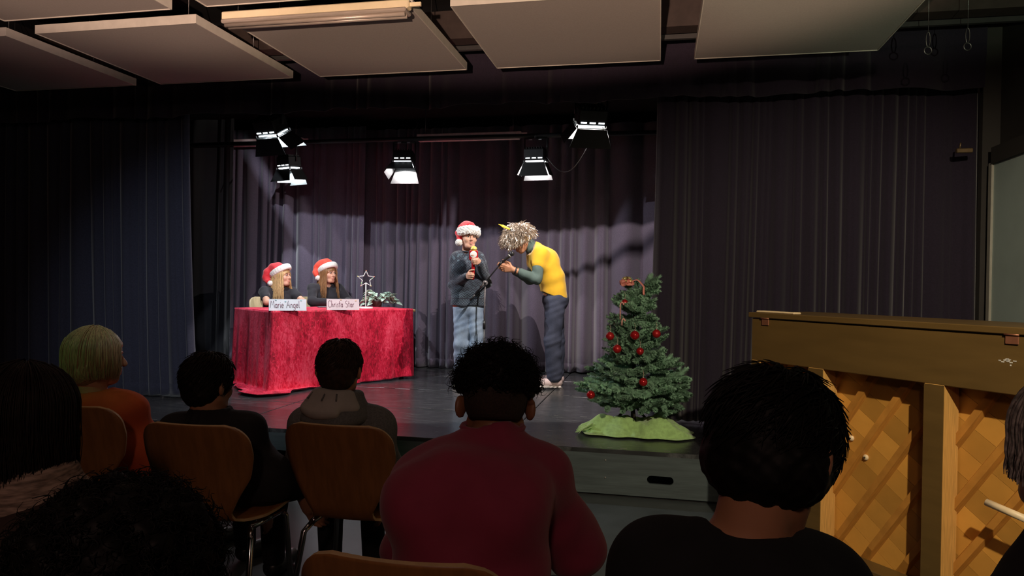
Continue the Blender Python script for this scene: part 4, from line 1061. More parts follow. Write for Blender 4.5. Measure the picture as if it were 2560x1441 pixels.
def face_parts(o, c, R, s=1.0, brow=m_brow, smile=0.0, open_mouth=False):
    g = lambda x, y, z: Vector(c + R @ (np.array((x, y, z)) * s)); RM = Matrix(R.tolist())
    for q in (-1, 1):
        e = MB().ball(g(q * .031, .0830, .002), .0105 * s, 12, 8).build('eye', m_eyew, o)
        MB().ball(g(q * .031, .0895, .001), .0062 * s, 10, 6).build('iris', m_eye, e)
        MB().tube([g(q * .014, .0975, .0215), g(q * .030, .096, .0265), g(q * .048, .083, .022)], [.0024 * s, .003 * s, .0018 * s], 6).build('eyebrow', brow, o)
        MB().tube([g(q * .018, .0905, .0055), g(q * .031, .0950, .0082), g(q * .045, .0850, .004)], .0030 * s, 5).build('upper_eyelid', brow, o)
    lp = MB().tube([g(-.020, .0885, -.0605 + smile), g(-.010, .098, -.0585 + smile * .2), g(0, .1015, -.059), g(.010, .098, -.0585 + smile * .2), g(.020, .0885, -.0605 + smile)], [.002, .0036, .004, .0036, .002], 6).build('lips', m_lip, o)
    MB().tube([g(-.018, .088, -.064 + smile), g(-.008, .0975, -.0705), g(.008, .0975, -.0705), g(.018, .088, -.064 + smile)], [.002, .0042, .0042, .002], 6).build('lower_lip', m_lip, lp)
    if open_mouth: MB().tube([g(-.014, .0925, -.0625 + smile * .6), g(0, .0995, -.0655), g(.014, .0925, -.0625 + smile * .6)], .0026, 6).build('teeth', m_eyew, lp)

def surf(c, R, rad, th, ph):
    """point on a head-shaped ellipsoid: th from the crown down, ph around (0 = forward)"""
    return c + R @ np.array((rad[0] * math.sin(th) * math.sin(ph), rad[1] * math.sin(th) * math.cos(ph), rad[2] * math.cos(th)))
def hair_mesh(name, paths, radii, mat, parent, n=4, **kw):
    mb = MB()
    for p, r in zip(paths, radii):
        k = len(p); mb.tube([Vector(q) for q in p], [r * (1 - .75 * (i / (k - 1)) ** 2) for i in range(k)], n, cap=False)
    return mb.build(name, mat, parent, kind='stuff', **kw)
def long_hair(c, R, rad, drop, rng, n=420, ph_rng=(.9, 5.38), th0=.15, th_end=1.75, spread=.0, jit=.006, wave=.004, inward=0.0):
    P = []; Q = []
    for i in range(n):
        ph = rng.uniform(*ph_rng); t0 = rng.uniform(th0, 1.2); rr_ = np.array(rad) * (1 + rng.normal(0, jit * 6)); pts = []
        for t in np.linspace(t0, th_end, 6): pts.append(surf(c, R, rr_, t, ph))
        d = drop * rng.uniform(.8, 1.05); last = pts[-1]; out = nv((last - c) * np.array((1, 1, 0)))
        f = rng.uniform(0, 6.28)
        for t in np.linspace(.15, 1, 8): pts.append(last + np.array((0, 0, -d * t)) + out * (spread * t - inward * t * t) + np.array((math.sin(f + 5 * t), math.cos(f * 1.7 + 4 * t), 0)) * wave * t)
        P.append(pts); Q.append(rng.uniform(.0022, .0042))
    return P, Q
def short_hair(c, R, rad, rng, n=600, length=.03, th_max=1.9, face=.9, swirl=.8, lift=.35, crown=(.25, 3.6)):
    P = []; Q = []
    for i in range(n):
        th = math.acos(1 - rng.random() * (1 - math.cos(th_max))); ph = rng.uniform(0, 6.283)
        dp = abs((ph + math.pi) % (2 * math.pi) - math.pi)
        if dp < face and th > .95: continue
        p = surf(c, R, rad, th, ph); nrm = nv(p - c); t = nv(surf(c, R, rad, th + .05, ph + .05 * swirl) - p); L = length * rng.uniform(.6, 1.25); k = rng.normal(0, .35)
        sd = np.cross(nrm, t); d0 = nv(t + nrm * lift + sd * k); pts = [p - nrm * .004, p + d0 * L * .4, p + nv(d0 - nrm * lift * .7) * L * .75 - nrm * 0, p + nv(d0 - nrm * lift) * L]
        P.append(pts); Q.append(rng.uniform(.0016, .003))
    return P, Q
def curly_hair(c, R, rad, rng, n=420, size=.014, length=.07, th_max=1.75, face=.9, tube=.0022, turns=(1.5, 3)):
    P = []; Q = []
    for i in range(n):
        th = math.acos(1 - rng.random() * (1 - math.cos(th_max))); ph = rng.uniform(0, 6.283)
        dp = abs((ph + math.pi) % (2 * math.pi) - math.pi)
        if dp < face and th > 1.1: continue
        p = surf(c, R, np.array(rad) * .96, th, ph); nrm = nv(p - c); ax = nv(nrm * rng.uniform(.2, 1) + rng.normal(0, .7, 3)); a = nv(np.cross(ax, rng.normal(0, 1, 3))); b = np.cross(ax, a)
        T = rng.uniform(*turns) * 6.283; L = length * rng.uniform(.4, 1); r0 = size * rng.uniform(.5, 1.15); f = rng.uniform(0, 6.28)
        P.append([p + ax * L * q + (a * math.cos(T * q + f) + b * math.sin(T * q + f)) * r0 * (.4 + .6 * q) for q in np.linspace(0, 1, 14)]); Q.append(tube * rng.uniform(.6, 1.2))
    return P, Q
def hair_cap(c, R, rad, s=1.0, face_cut=True, off=(0, -.012, .020), nape=True, fringe=.03):
    S = Sdf(); g = lambda x, y, z: c + R @ (np.array((x, y, z)) * s)
    S.ell(g(*off), np.array(rad), R, k=.02)
    if nape: S.ell(g(0, -.055, -.035), np.array((.066, .050, .060)) * s, R, k=.04)
    if face_cut: S.ell(g(0, .115, -.05 + fringe), np.array((.085, .075, .085)) * s, R, k=.01, op='s')
    return S
def fuzz(a, f, seed=0.0):
    return lambda X, Y, Z: a * (np.sin(f * X + 1.3 * np.sin(f * .7 * Z + seed)) * np.sin(f * 1.1 * Y + seed) * np.sin(f * .9 * Z + 2 * seed) + .6 * np.sin(f * 2.1 * X + f * Y * .3) * np.sin(f * 1.9 * Z + f * Y))
def folds(a, f=30.0, seed=0.0):
    return lambda X, Y, Z: a * (np.sin(f * .7 * Z + f * .35 * X + 2.2 * np.sin(f * .22 * X + seed) + seed) * np.cos(f * .25 * Y + f * .2 * X + seed * 2) + .5 * np.sin(f * 1.3 * Z - f * .7 * X + 1.7 * np.sin(f * .3 * Z + seed)))
m_red = pm('red_felt', (0.62, 0.012, 0.022), 0.75, var=0.12, scale=30, sheen=0.3); m_orangered = pm('orange_red_felt', (0.70, 0.045, 0.018), 0.75, var=0.12, scale=30, sheen=0.3)
m_fur = pm('white_plush', (0.80, 0.76, 0.70), 0.95, var=0.06, scale=120, bump=0.5, bscale=220, sheen=0.3)
def santa_hat(o, c, R, path, radii, mat, band_c=(0, -.008, .060), band_r=(.084, .104), band_w=.024, tilt=0.0, fluffy=0.0, pom=.030):
    g = lambda p: c + R @ np.array(p, float)
    S = Sdf(); S.chain([g(p) for p in path], radii, k=.03)
    hat = sdf_obj('santa_hat', S, mat, o, .005, folds(.004, 60, 1.0))
    S = Sdf(); ct, stl = math.cos(tilt), math.sin(tilt); ring = []
    for a in np.linspace(0, 2 * math.pi, 26):
        x, y = band_r[0] * math.sin(a), band_r[1] * math.cos(a); ring.append(g((band_c[0] + x, band_c[1] + y * ct, band_c[2] + y * stl)))
    up = R @ np.array((0, -stl, ct)) * band_w * .55
    for p, q in zip(ring, ring[1:]):
        S.cone(p - up, q - up, .0105 + fluffy * .4, k=.022); S.cone(p + up, q + up, .010 + fluffy * .4, k=.022); S.cone(p, q, .0115 + fluffy * .4, k=.02)
    b = sdf_obj('fur_band', S, m_fur, hat, .004, fuzz(.0005 + fluffy * .28, 110 if fluffy else 150))
    S = Sdf(); S.ell(g(path[-1]), pom, R); sdf_obj('pompom', S, m_fur, hat, .004, fuzz(.003, 170))
    return hat
def person(name, S, skin, base, label, h=.006):
    o = sdf_obj(name, S, skin, None, h); o.location = base
    return tag(o, label, 'person')
def JJ(base, **kw): return {k: np.array(Vector(pix(*v)) - base) for k, v in kw.items()}

# ------------------------------------------------------------------ the boy with the toy microphone
D0 = 7.10
base = pix(1170, 700, D0); base.z = SH + .011
J = JJ(base, neck=(1168, 632, D0), chest=(1169, 668, D0), pelvis=(1170, 762, D0), shR=(1142, 647, D0), shL=(1196, 646, D0), elR=(1134, 712, D0 + .02), elL=(1216, 706, D0 + .02),
       wrR=(1165, 693, D0 - .20), wrL=(1201, 662, D0 - .20), hipR=(1156, 775, D0), hipL=(1186, 775, D0), knR=(1152, 862, D0 - .03), knL=(1191, 864, D0 - .03), anR=(1150, 945, D0 + .02), anL=(1194, 945, D0 + .02))
hc = np.array(pix(1171, 594, D0 - .02) - base); HR = head_R((.42, -1), 0.02, -.05)
micb = np.array(pix(1182, 697, D0 - .28) - base); mict = np.array(pix(1184, 639, D0 - .27) - base)
S = Sdf(); add_torso(S, J, .92); add_arm(S, J, 'R', .92); add_arm(S, J, 'L', .92); add_leg(S, J, 'R', .9); add_leg(S, J, 'L', .9)
S.cone(J['neck'] - np.array((0, 0, .02)), hc + HR @ np.array((0, -.02, -.06)), .050, .048, k=.02); add_head(S, hc, HR, .98, smile=.005)
gr = micb * .62 + mict * .38; gl_ = micb * .22 + mict * .78
wl = np.array(gl_) + np.array((.048, .045, -.008)); wrr = np.array(gr) * 0 + (micb * .90 + mict * .10) + np.array((-.052, .045, .0))
J['wrL'] = wl; J['wrR'] = wrr
S = Sdf(); add_torso(S, J, .92); add_arm(S, J, 'R', .92); add_arm(S, J, 'L', .92); add_leg(S, J, 'R', .9); add_leg(S, J, 'L', .9)
S.cone(J['neck'] - np.array((0, 0, .02)), hc + HR @ np.array((0, -.02, -.06)), .050, .048, k=.02); add_head(S, hc, HR, .98, smile=.005)
add_hand(S, wl, (-.15, -1, 0), (-1, -.1, 0), (0, .1, 1), (1.05, 1.15, .7), .95); add_hand(S, wrr, (.15, -1, .05), (1, -.1, 0), (0, .1, 1), (1.05, 1.15, .7), .95)
boy = person('person', S, SKIN, base, 'boy in a red santa hat and patterned dark sweater holding a toy microphone', .0055)
face_parts(boy, hc, HR, .98, smile=.006, open_mouth=True)
def sweater_mat():
    m = pm('patterned_knit', (0.020, 0.023, 0.036), 0.9, var=0.2, scale=40, bump=0.35, bscale=170, sheen=0.2)
    nt = m.node_tree; N = nt.nodes; L = nt.links; b = N['Principled BSDF']
    tc = N.new('ShaderNodeTexCoord'); sp = N.new('ShaderNodeSeparateXYZ'); L.new(tc.outputs['Object'], sp.inputs[0])
    def math_(op, a, bb=None, v=None):
        q = N.new('ShaderNodeMath'); q.operation = op
        if isinstance(a, (int, float)): q.inputs[0].default_value = a
        else: L.new(a, q.inputs[0])
        if bb is not None:
            if isinstance(bb, (int, float)): q.inputs[1].default_value = bb
            else: L.new(bb, q.inputs[1])
        return q.outputs[0]
    zz = math_('PINGPONG', math_('MULTIPLY', sp.outputs['X'], 1.0), 0.028)            # zigzag height from x
    zy = math_('ADD', sp.outputs['Z'], zz)
    fine = math_('GREATER_THAN', math_('SINE', math_('MULTIPLY', zy, 260.0)), 0.25)
    dots = math_('GREATER_THAN', math_('MULTIPLY', math_('SINE', math_('MULTIPLY', sp.outputs['X'], 240.0)), math_('SINE', math_('MULTIPLY', sp.outputs['Z'], 240.0))), 0.2)
    nz = N.new('ShaderNodeTexVoronoi'); nz.inputs['Scale'].default_value = 26; L.new(tc.outputs['Object'], nz.inputs['Vector'])
    flak = math_('LESS_THAN', nz.outputs['Distance'], 0.36)
    cr = N.new('ShaderNodeValToRGB'); cr.color_ramp.interpolation = 'CONSTANT'; e = cr.color_ramp.elements
    # bands up the body: value = how strong the pale thread is
    e[0].position = 0; e[0].color = (0, 0, 0, 1); e[1].position = .10; e[1].color = (.25, 0, .7, 1)
    for p_, c_ in ((.20, (0, 0, 0, 1)), (.215, (.9, 0, .3, 1)), (.33, (.35, .25, 0, 1)), (.50, (.2, 0, 0, 1)), (.56, (0, .35, .5, 1)), (.80, (0, .9, .3, 1)), (.92, (.3, .4, 0, 1))): q = e.new(p_); q.color = c_
    mr = N.new('ShaderNodeMapRange'); mr.inputs[1].default_value = 0.74; mr.inputs[2].default_value = 1.36; L.new(sp.outputs['Z'], mr.inputs[0]); L.new(mr.outputs[0], cr.inputs[0])
    sc_ = N.new('ShaderNodeSeparateColor'); L.new(cr.outputs[0], sc_.inputs[0])
    tot = math_('ADD', math_('ADD', math_('MULTIPLY', sc_.outputs[0], fine), math_('MULTIPLY', sc_.outputs[1], flak)), math_('MULTIPLY', sc_.outputs[2], dots))
    mx = N.new('ShaderNodeMix'); mx.data_type = 'RGBA'; cl = math_('MINIMUM', tot, 1.0); L.new(cl, mx.inputs[0])
    L.new(b.inputs['Base Color'].links[0].from_socket, mx.inputs[6]); mx.inputs[7].default_value = (0.085, 0.125, 0.155, 1); L.new(mx.outputs[2], b.inputs['Base Color'])
    return m
S = Sdf(); add_torso(S, J, .92, .022, k=.05); add_arm(S, J, 'R', .95, .016, 1.90); add_arm(S, J, 'L', .95, .016, 1.90)
S.plane(J['pelvis'] - np.array((0, 0, .012)), (0, 0, -1)); neckhole(S, J, hc, .060)
sw = sdf_obj('sweater', S, sweater_mat(), boy, .0055, folds(.0045, 42, 0.5))
MB().tube([Vector(J['neck'] + np.array((.060 * math.cos(a), .062 * math.sin(a) - .004, .018 + .012 * math.sin(a)))) for a in np.linspace(0, 6.283, 20, endpoint=False)], .008, 6, closed=True).build('collar', pm('dark_knit_rib', (0.02, 0.022, 0.03), 0.9), sw)
def denim(name, c1, c2): return pm(name, c1, 0.85, col2=c2, scale=7, stretch=(1, 1, .6), bump=0.2, bscale=120, detail=5)
m_ljean = denim('light_blue_denim', (0.16, 0.23, 0.34), (0.36, 0.46, 0.58)); m_djean = denim('dark_navy_denim', (0.028, 0.034, 0.060), (0.05, 0.058, 0.095))
S = Sdf()
for sd in 'RL': add_leg(S, J, sd, .90, .014, r=(.086, .060, .050))
S.ell(J['pelvis'] - np.array((0, 0, .02)), np.array((.150, .105, .10)), k=.03)
S.plane(J['pelvis'] + np.array((0, 0, .05)), (0, 0, 1)); S.plane((0, 0, .075), (0, 0, -1))
sdf_obj('jeans', S, m_ljean, boy, .0055, folds(.0032, 58, 2.0))
m_shoe = pm('pale_sneaker', (0.55, 0.47, 0.44), 0.6, var=0.08); m_sole = pm('white_sole', (0.72, 0.66, 0.62), 0.6)
def sneaker(o, an, d, s=1.0, mat=m_shoe, z0=0.0, cleats=True):
    d = nv(d); sd = np.array((-d[1], d[0], 0)); a = np.array((an[0], an[1], z0))
    S = Sdf(); S.cone(a - d * .035 * s + np.array((0, 0, .052)), a + d * .10 * s + np.array((0, 0, .045)), .040 * s, .036 * s, k=.03); S.cone(a + d * .06 * s + np.array((0, 0, .042)), a + d * .165 * s + np.array((0, 0, .040)), .042 * s, .032 * s, k=.03)
    S.cone(a - d * .02 * s + np.array((0, 0, .06)), a - d * .01 * s + np.array((0, 0, .105)), .044 * s, .046 * s, k=.02); S.plane((0, 0, z0 + .022), (0, 0, -1))
    u = sdf_obj('sneaker', S, mat, o, .005)
    mb = MB(); n = 40; poly = []
    for k in range(n):
        t = 2 * math.pi * k / n; x = .125 * math.cos(t) * s + .06 * s; w_ = (.046 if math.cos(t) > 0 else .038) * s * math.sin(t); poly.append((x, w_))
    M4 = Matrix(((d[0], sd[0], 0, a[0]), (d[1], sd[1], 0, a[1]), (0, 0, 1, z0), (0, 0, 0, 1)))
    mb.prism(poly, .010, .030, M4); mb.build('sole', m_sole, u)
    if cleats:
        for q in range(6):
            for sgn in (-1, 1): MB().ball(Vector(a + d * (-.045 + .043 * q) * s + sd * sgn * .028 * s + np.array((0, 0, .011))), (.019, .014, .011), 10, 6, M4.to_3x3()).build('sole_pod', m_sole, u)
sneaker(boy, J['anR'], (-.15, -1, 0), .95); sneaker(boy, J['anL'], (.25, -1, 0), .95)
santa_hat(boy, hc, HR, [(0, -.01, .055), (.008, -.012, .088), (.022, -.03, .108), (.060, -.06, .092), (.090, -.045, .035), (.098, -.01, -.015), (.100, .012, -.060)], [.085, .074, .046, .032, .025, .018, .012], m_red, band_c=(0, -.004, .050), band_r=(.090, .106), band_w=.036, tilt=.16, fluffy=.022, pom=.036)
# toy microphone
tm = empty('toy_microphone', base + Vector(micb), 0, 'red toy microphone with a white disc and yellow top held by the boy', 'microphone')
m_toyred = pm('red_plastic', (0.40, 0.010, 0.014), 0.3); ax_ = Vector(mict - micb); ux = ax_.normalized()
MB().tube([ux * -.012, ux * .02, ux * .15, ux * .17], [.012, .015, .017, .026], 14).build('handle', m_toyred, tm)
cube = MB().box(ux * .225, (.086, .05, .105), None, bevel=.014).build('head_block', m_toyred, tm)
MB().lathe([(.030, -.0275), (.033, -.026), (.033, -.020)], 24, Matrix.Translation(ux * .232) @ Matrix.Rotation(math.pi / 2, 4, 'X') @ Matrix.Rotation(math.pi, 4, 'X')).build('white_disc', m_white, cube)
MB().ball(ux * .285, .031, 16, 10).build('yellow_top', pm('yellow_plastic', (0.85, 0.60, 0.10), 0.35), tm)
MB().tube([(ux * .285) + Vector((.031 * math.cos(a), .031 * math.sin(a), 0)) for a in np.linspace(0, 6.283, 20, endpoint=False)], .004, 6, closed=True).build('gold_rim', m_goldr, tm)

# ------------------------------------------------------------------ the adult in the tinsel wig, bending to the microphone
D1 = 7.12
base = pix(1385, 700, D1); base.z = SH + .011
n_, f_ = D1 - .13, D1 + .13      # near and far side
J = JJ(base, neck=(1334, 621, D1), chest=(1356, 655, D1), pelvis=(1385, 744, D1), shL=(1349, 634, n_ - .03), shR=(1341, 634, f_ + .03), elL=(1342, 698, n_ - .10), elR=(1325, 700, f_ + .03),
       wrL=(1284, 675, n_ - .10), wrR=(1272, 668, D1 + .02), hipL=(1388, 752, n_ + .03), hipR=(1384, 752, f_ - .03), knL=(1381, 852, n_), knR=(1391, 852, f_), anL=(1386, 942, n_ + .02), anR=(1391, 934, f_ + .02))
J['bend'] = np.array((.035, 0, .02)); J['back'] = np.array((1, 0, 0))
hc = np.array(pix(1303, 600, D1 - .02) - base); HR = head_R((-1, -.12), -.62, 0)
def adult_body(S, b=1.04):
    add_torso(S, J, b); add_arm(S, J, 'L', 1.0); add_arm(S, J, 'R', 1.0); add_leg(S, J, 'L', .98); add_leg(S, J, 'R', .98)
    S.cone(J['neck'], hc + HR @ np.array((0, -.03, -.06)), .055, .052, k=.02); add_head(S, hc, HR, 1.02)
    add_hand(S, J['wrL'], (-1, -.05, .14), (0, .9, .25), (.1, .1, .9), (.30, .65, .45), 1.02, .6); add_hand(S, J['wrR'], (-1, -.3, .1), (0, -1, .1), (0, .2, 1), (.5, .9, .6), 1.0, .5)
S = Sdf(); adult_body(S)
adult = person('person', S, SKIN2, base, 'person in a yellow t-shirt and silver tinsel wig bending over the stand microphone', .0055)
face_parts(adult, hc, HR, 1.02)
m_yellow = pm('yellow_cotton', (0.72, 0.41, 0.015), 0.85, var=0.06, scale=10, bump=0.08, sheen=0.2); m_teal2 = pm('grey_green_cotton', (0.085, 0.125, 0.11), 0.85, var=0.1, scale=12, bump=0.1)
S = Sdf(); add_torso(S, J, 1.04, .008); S.plane(J['pelvis'] + np.array((0, 0, .0)), (-.38, 0, -1)); add_arm(S, J, 'L', 1.0, .012, 1.66); add_arm(S, J, 'R', 1.0, .012, 1.66); S.cone(J['neck'] - np.array((0, 0, .02)), J['neck'] + (hc - J['neck']) * .30, .066, .066, k=.02)
sdf_obj('long_sleeved_undershirt', S, m_teal2, adult, .0055, folds(.003, 60, 1.5))
S = Sdf(); add_torso(S, J, 1.04, .022, k=.05); S.cone(J['neck'] + np.array((.03, 0, -.02)), J['chest'] + np.array((.045, 0, .02)), .075, .115, k=.06); add_arm(S, J, 'L', 1.05, .020, .40, k=.05); add_arm(S, J, 'R', 1.05, .020, .40, k=.05)
S.plane(J['pelvis'] + np.array((0, 0, .012)), (-.38, 0, -1)); S.plane(J['neck'] + (hc - J['neck']) * .13, hc - J['neck'])
for sd in 'LR':
    pass
sdf_obj('t_shirt', S, m_yellow, adult, .0055, folds(.004, 30, 3.0))
S = Sdf()
for sd in 'LR': add_leg(S, J, sd, .98, .016, r=(.092, .066, .062))
S.ell(J['pelvis'] - np.array((-.015, 0, .03)), np.array((.135, .165, .12)), k=.04); S.plane(J['pelvis'] + np.array((0, 0, .055)), (-.3, 0, 1)); S.plane((0, 0, .06), (0, 0, -1))
je = sdf_obj('jeans', S, m_djean, adult, .0055, folds(.0026, 62, 4.0))
MB().ball(Vector(J['pelvis'] + np.array((.0, -.185, -.02))), .006, 8, 6).build('rivet', m_silver, je)
sneaker(adult, J['anL'], (-1, -.12, 0), 1.08, pm('pink_white_sneaker', (0.68, 0.52, 0.50), 0.6)); sneaker(adult, J['anR'], (-1, .1, 0), 1.08, pm('pink_white_sneaker', (0.68, 0.52, 0.50)))
wv_ = nv(J['elL'] - J['wrL']); wc = J['wrL'] + wv_ * .022; t1 = nv(np.cross(wv_, (0, 0, 1))); t2 = np.cross(wv_, t1)
wt = MB().tube([Vector(wc + (t1 * math.cos(a) + t2 * math.sin(a)) * .0335) for a in np.linspace(0, 6.283, 20, endpoint=False)], .009, 6, closed=True).build('wristwatch', m_standblk, adult)
MB().box(Vector(wc - t1 * .036), (.03, .012, .034), bevel=.004).build('watch_face', pm('watch_glass', (0.02, 0.02, 0.03), 0.1), wt)
# tinsel wig with an arrow headband
m_tinsel = pm('silver_tinsel', (0.62, 0.52, 0.42), 0.28, metal=0.75, var=0.25, scale=50)
rng = np.random.default_rng(21)
S = Sdf(); g = lambda x, y, z: hc + HR @ np.array((x, y, z)); S.ell(g(0, -.015, .045), np.array((.122, .138, .112)), HR, k=.03); S.ell(g(0, .05, .045), np.array((.10, .085, .085)), HR, k=.05); S.ell(g(0, .130, -.085), np.array((.07, .05, .06)), HR, k=.01, op='s')
wig = sdf_obj('tinsel_wig', S, m_tinsel, adult, .006, fuzz(.006, 120))
mb = MB()
for i in range(3400):
    th = math.acos(1 - rng.random() * 1.42); ph = rng.uniform(0, 6.283); dp = abs((ph + math.pi) % (2 * math.pi) - math.pi)
    if th > 1.45 and dp < .7: continue
    p = surf(g(0, .01, .045), HR, np.array((.122, .146, .112)), th, ph); nr = nv(p - g(0, 0, .03)); d = nv(nr * .55 + rng.normal(0, .35, 3) + np.array((0, 0, -1.1))); L = rng.uniform(.035, .085); s_ = nv(np.cross(d, rng.normal(0, 1, 3))) * .0022
    m_ = p + nv(nr + d) * L * .5; e = m_ + d * L * .6; mb.add([p - s_, p + s_, m_ + s_, m_ - s_, e + s_ * .6, e - s_ * .6], [(0, 1, 2, 3), (3, 2, 4, 5)])
mb.build('tinsel_strip', m_tinsel, wig, kind='stuff')
ar0 = np.array(pix(1298, 584, D1 - .14) - base); ar1 = np.array(pix(1247, 561, D1 - .12) - base)
arrow = MB().tube([Vector(ar0), Vector(ar0 * .55 + ar1 * .45)], .005, 8).build('arrow_headband', m_standblk, adult)
d = Vector(ar1 - ar0)
MB().tube([Vector(ar0) + d * .45, Vector(ar0) + d * .55, Vector(ar0) + d * .82, Vector(ar0) + d * .86, Vector(ar0) + d * 1.02], [.006, .014, .018, .010, .003], 8, flat=.5).build('arrow_feather', pm('yellow_feather', (0.85, 0.55, 0.03), 0.6), arrow)

# ------------------------------------------------------------------ the two girls at the table
m_blacktee = pm('black_jersey', (0.012, 0.011, 0.016), 0.85, var=0.15, bump=0.08, sheen=0.15)
m_blonde = pm('blonde_hair', (0.50, 0.32, 0.14), 0.42, var=0.25, scale=60, stretch=(3, 3, .3)); m_brownh = pm('light_brown_hair', (0.27, 0.13, 0.05), 0.42, var=0.25, scale=60, stretch=(3, 3, .3))
def table_back(u, off):
    best = None
    for x in np.linspace(0, TL, 161):
        p = TM @ Vector((float(x), TW + off, 0)); uu = proj(p + Vector((0, 0, .7)))[0]
        if best is None or abs(uu - u) < best[0]: best = (abs(uu - u), p, float(x))
    return best[1]
g2 = np.array((GIRL_DIR.x, GIRL_DIR.y, 0)); gside = np.array((g2[1], -g2[0], 0))   # the girls' right-hand side
def girl(u, hv, hu, hd, pitch, b, label, hairmat, hatmat, hatpath, hatr, sleeve, shdrop, rel, lean):
    p0 = table_back(u, .16); base = Vector((p0.x, p0.y, SH + .011)); z = proj(base)[2]
    hc = np.array(pix(hu, hv, z) - base); HR = head_R(hd, pitch, 0)
    nk = hc + np.array((0, 0, -.145)) - HR @ np.array((0, .035, 0)); pel = np.array((0, 0, .53)) - g2 * (.10 + lean)
    J = {'neck': nk, 'chest': nk * .72 + pel * .28 + g2 * .0 - np.array((0, 0, .01)), 'pelvis': pel}
    right = np.array((-gside[0], -gside[1], 0)) if False else np.cross(np.append(g2[:2], 0), (0, 0, 1)); right = nv(right)
    J['shR'] = nk + right * .155 * b + np.array((0, 0, -shdrop)); J['shL'] = nk - right * .155 * b + np.array((0, 0, -shdrop))
    J['hipR'] = pel + right * .085; J['hipL'] = pel - right * .085
    for sd, q in (('R', 1), ('L', -1)):
        J['kn' + sd] = J['hip' + sd] + g2 * .36 + np.array((0, 0, -.04)); J['an' + sd] = J['kn' + sd] + g2 * .04 + np.array((0, 0, -.39))
    tz = TH + .009 + .030
    for sd, (ex, ey, wx, wy) in zip('RL', rel):      # elbow and wrist on the table, measured (forward, right) from the neck
        J['el' + sd] = np.array((nk[0], nk[1], 0)) + g2 * ex + right * ey + np.array((0, 0, tz + .012)); J['wr' + sd] = np.array((nk[0], nk[1], 0)) + g2 * wx + right * wy + np.array((0, 0, tz + .004))
    S = Sdf(); add_torso(S, J, .86 * b)
    for sd in 'RL': add_arm(S, J, sd, .86 * b); add_leg(S, J, sd, .85 * b)
    for sd, q in (('R', -1), ('L', 1)):
        d = J['wr' + sd] - J['el' + sd]; d[2] = 0; add_hand(S, J['wr' + sd], d, (0, 0, -1), right * q, (.15, .35, .25), .9, .2)
        S.cone(J['an' + sd], J['an' + sd] + g2 * .13 - np.array((0, 0, .05)), .035, .028, k=.02)
    S.cone(nk - np.array((0, 0, .02)), hc + HR @ np.array((0, -.02, -.06)), .045, .044, k=.02); add_head(S, hc, HR, .95, smile=.004)
    o = person('person', S, SKIN, base, label, .0055); face_parts(o, hc, HR, .95, smile=.004)
    S = Sdf(); add_torso(S, J, .86 * b, .012)
    for sd in 'RL': add_arm(S, J, sd, .88 * b, .011, sleeve)
    neckhole(S, J, hc, .058); S.plane((0, 0, .50), (0, 0, -1)); sdf_obj('black_top', S, m_blacktee, o, .0055, folds(.003, 55, b * 3))
    S = Sdf(); 
    for sd in 'RL': add_leg(S, J, sd, .87 * b, .010)
    S.ell(pel, np.array((.15, .15, .11)), k=.03); sdf_obj('trousers', S, m_djean, o, .008)
    rng = np.random.default_rng(int(u)); rad = (.084, .104, .098)
    S = hair_cap(hc, HR, (.083, .102, .094), .95, fringe=0.0); hair = sdf_obj('hair', S, hairmat, o, .006)
    santa_hat(o, hc, HR, hatpath, hatr, hatmat, band_c=(0, -.006, .050), band_r=(.086, .106), band_w=.030, tilt=.50, pom=.030)
    return o, hc, HR, hair, rng, J, right, base
rel1 = ((.16, .20, .34, .03), (.18, -.20, .36, -.10)); rel2 = ((.14, .24, .34, .04), (.16, -.20, .33, -.08))
g1o, hc1, HR1, hair1, rng1, J1, rt1, b1_ = girl(703, 690, 703, (1, -.22), .06, 1.0, 'blonde girl in a bright red santa hat sitting behind the name card Marie Angel', m_blonde, m_red,
     [(0, -.02, .042), (0, -.045, .074), (.01, -.095, .080), (.03, -.145, .035), (.05, -.155, -.015), (.075, -.115, -.055), (.088, -.080, -.078)], [.087, .070, .048, .040, .034, .024, .012], .55, .025, rel1, .02)
g2o, hc2, HR2, hair2, rng2, J2, rt2, b2_ = girl(815, 683, 820, (.86, -.62), -.02, 1.05, 'brown haired girl in an orange-red santa hat sitting behind the name card Christa Star', m_brownh, m_orangered,
     [(0, -.02, .045), (.0, -.035, .085), (.02, -.085, .092), (.06, -.115, .055), (.09, -.10, .005), (.097, -.07, -.035), (.100, -.05, -.060)], [.088, .074, .050, .038, .030, .020, .012], 1.88, .030, rel2, .0)
for (hc_, HR_, hh, rg, dr, mat) in ((hc1, HR1, hair1, rng1, .25, m_blonde), (hc2, HR2, hair2, rng2, .25, m_brownh)):
    P = []; Q = []
    for pr, nn in (((.95, 2.3), 330), ((4.1, 5.4), 250), ((2.3, 4.1), 160)):
        a, b_ = long_hair(hc_, HR_, (.086, .108, .10), dr if nn > 200 else dr * .8, rg, nn, pr, .5, 1.8, .028, .008, .010); P += a; Q += b_
    hair_mesh('hair_strand', P, [q * 1.25 for q in Q], mat, hh)
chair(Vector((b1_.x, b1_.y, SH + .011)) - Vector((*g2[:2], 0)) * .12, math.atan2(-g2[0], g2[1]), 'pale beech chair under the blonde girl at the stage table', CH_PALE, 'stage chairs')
chair(Vector((b2_.x, b2_.y, SH + .011)) - Vector((*g2[:2], 0)) * .12, math.atan2(-g2[0], g2[1]), 'pale beech chair under the brown haired girl at the stage table', CH_PALE, 'stage chairs')
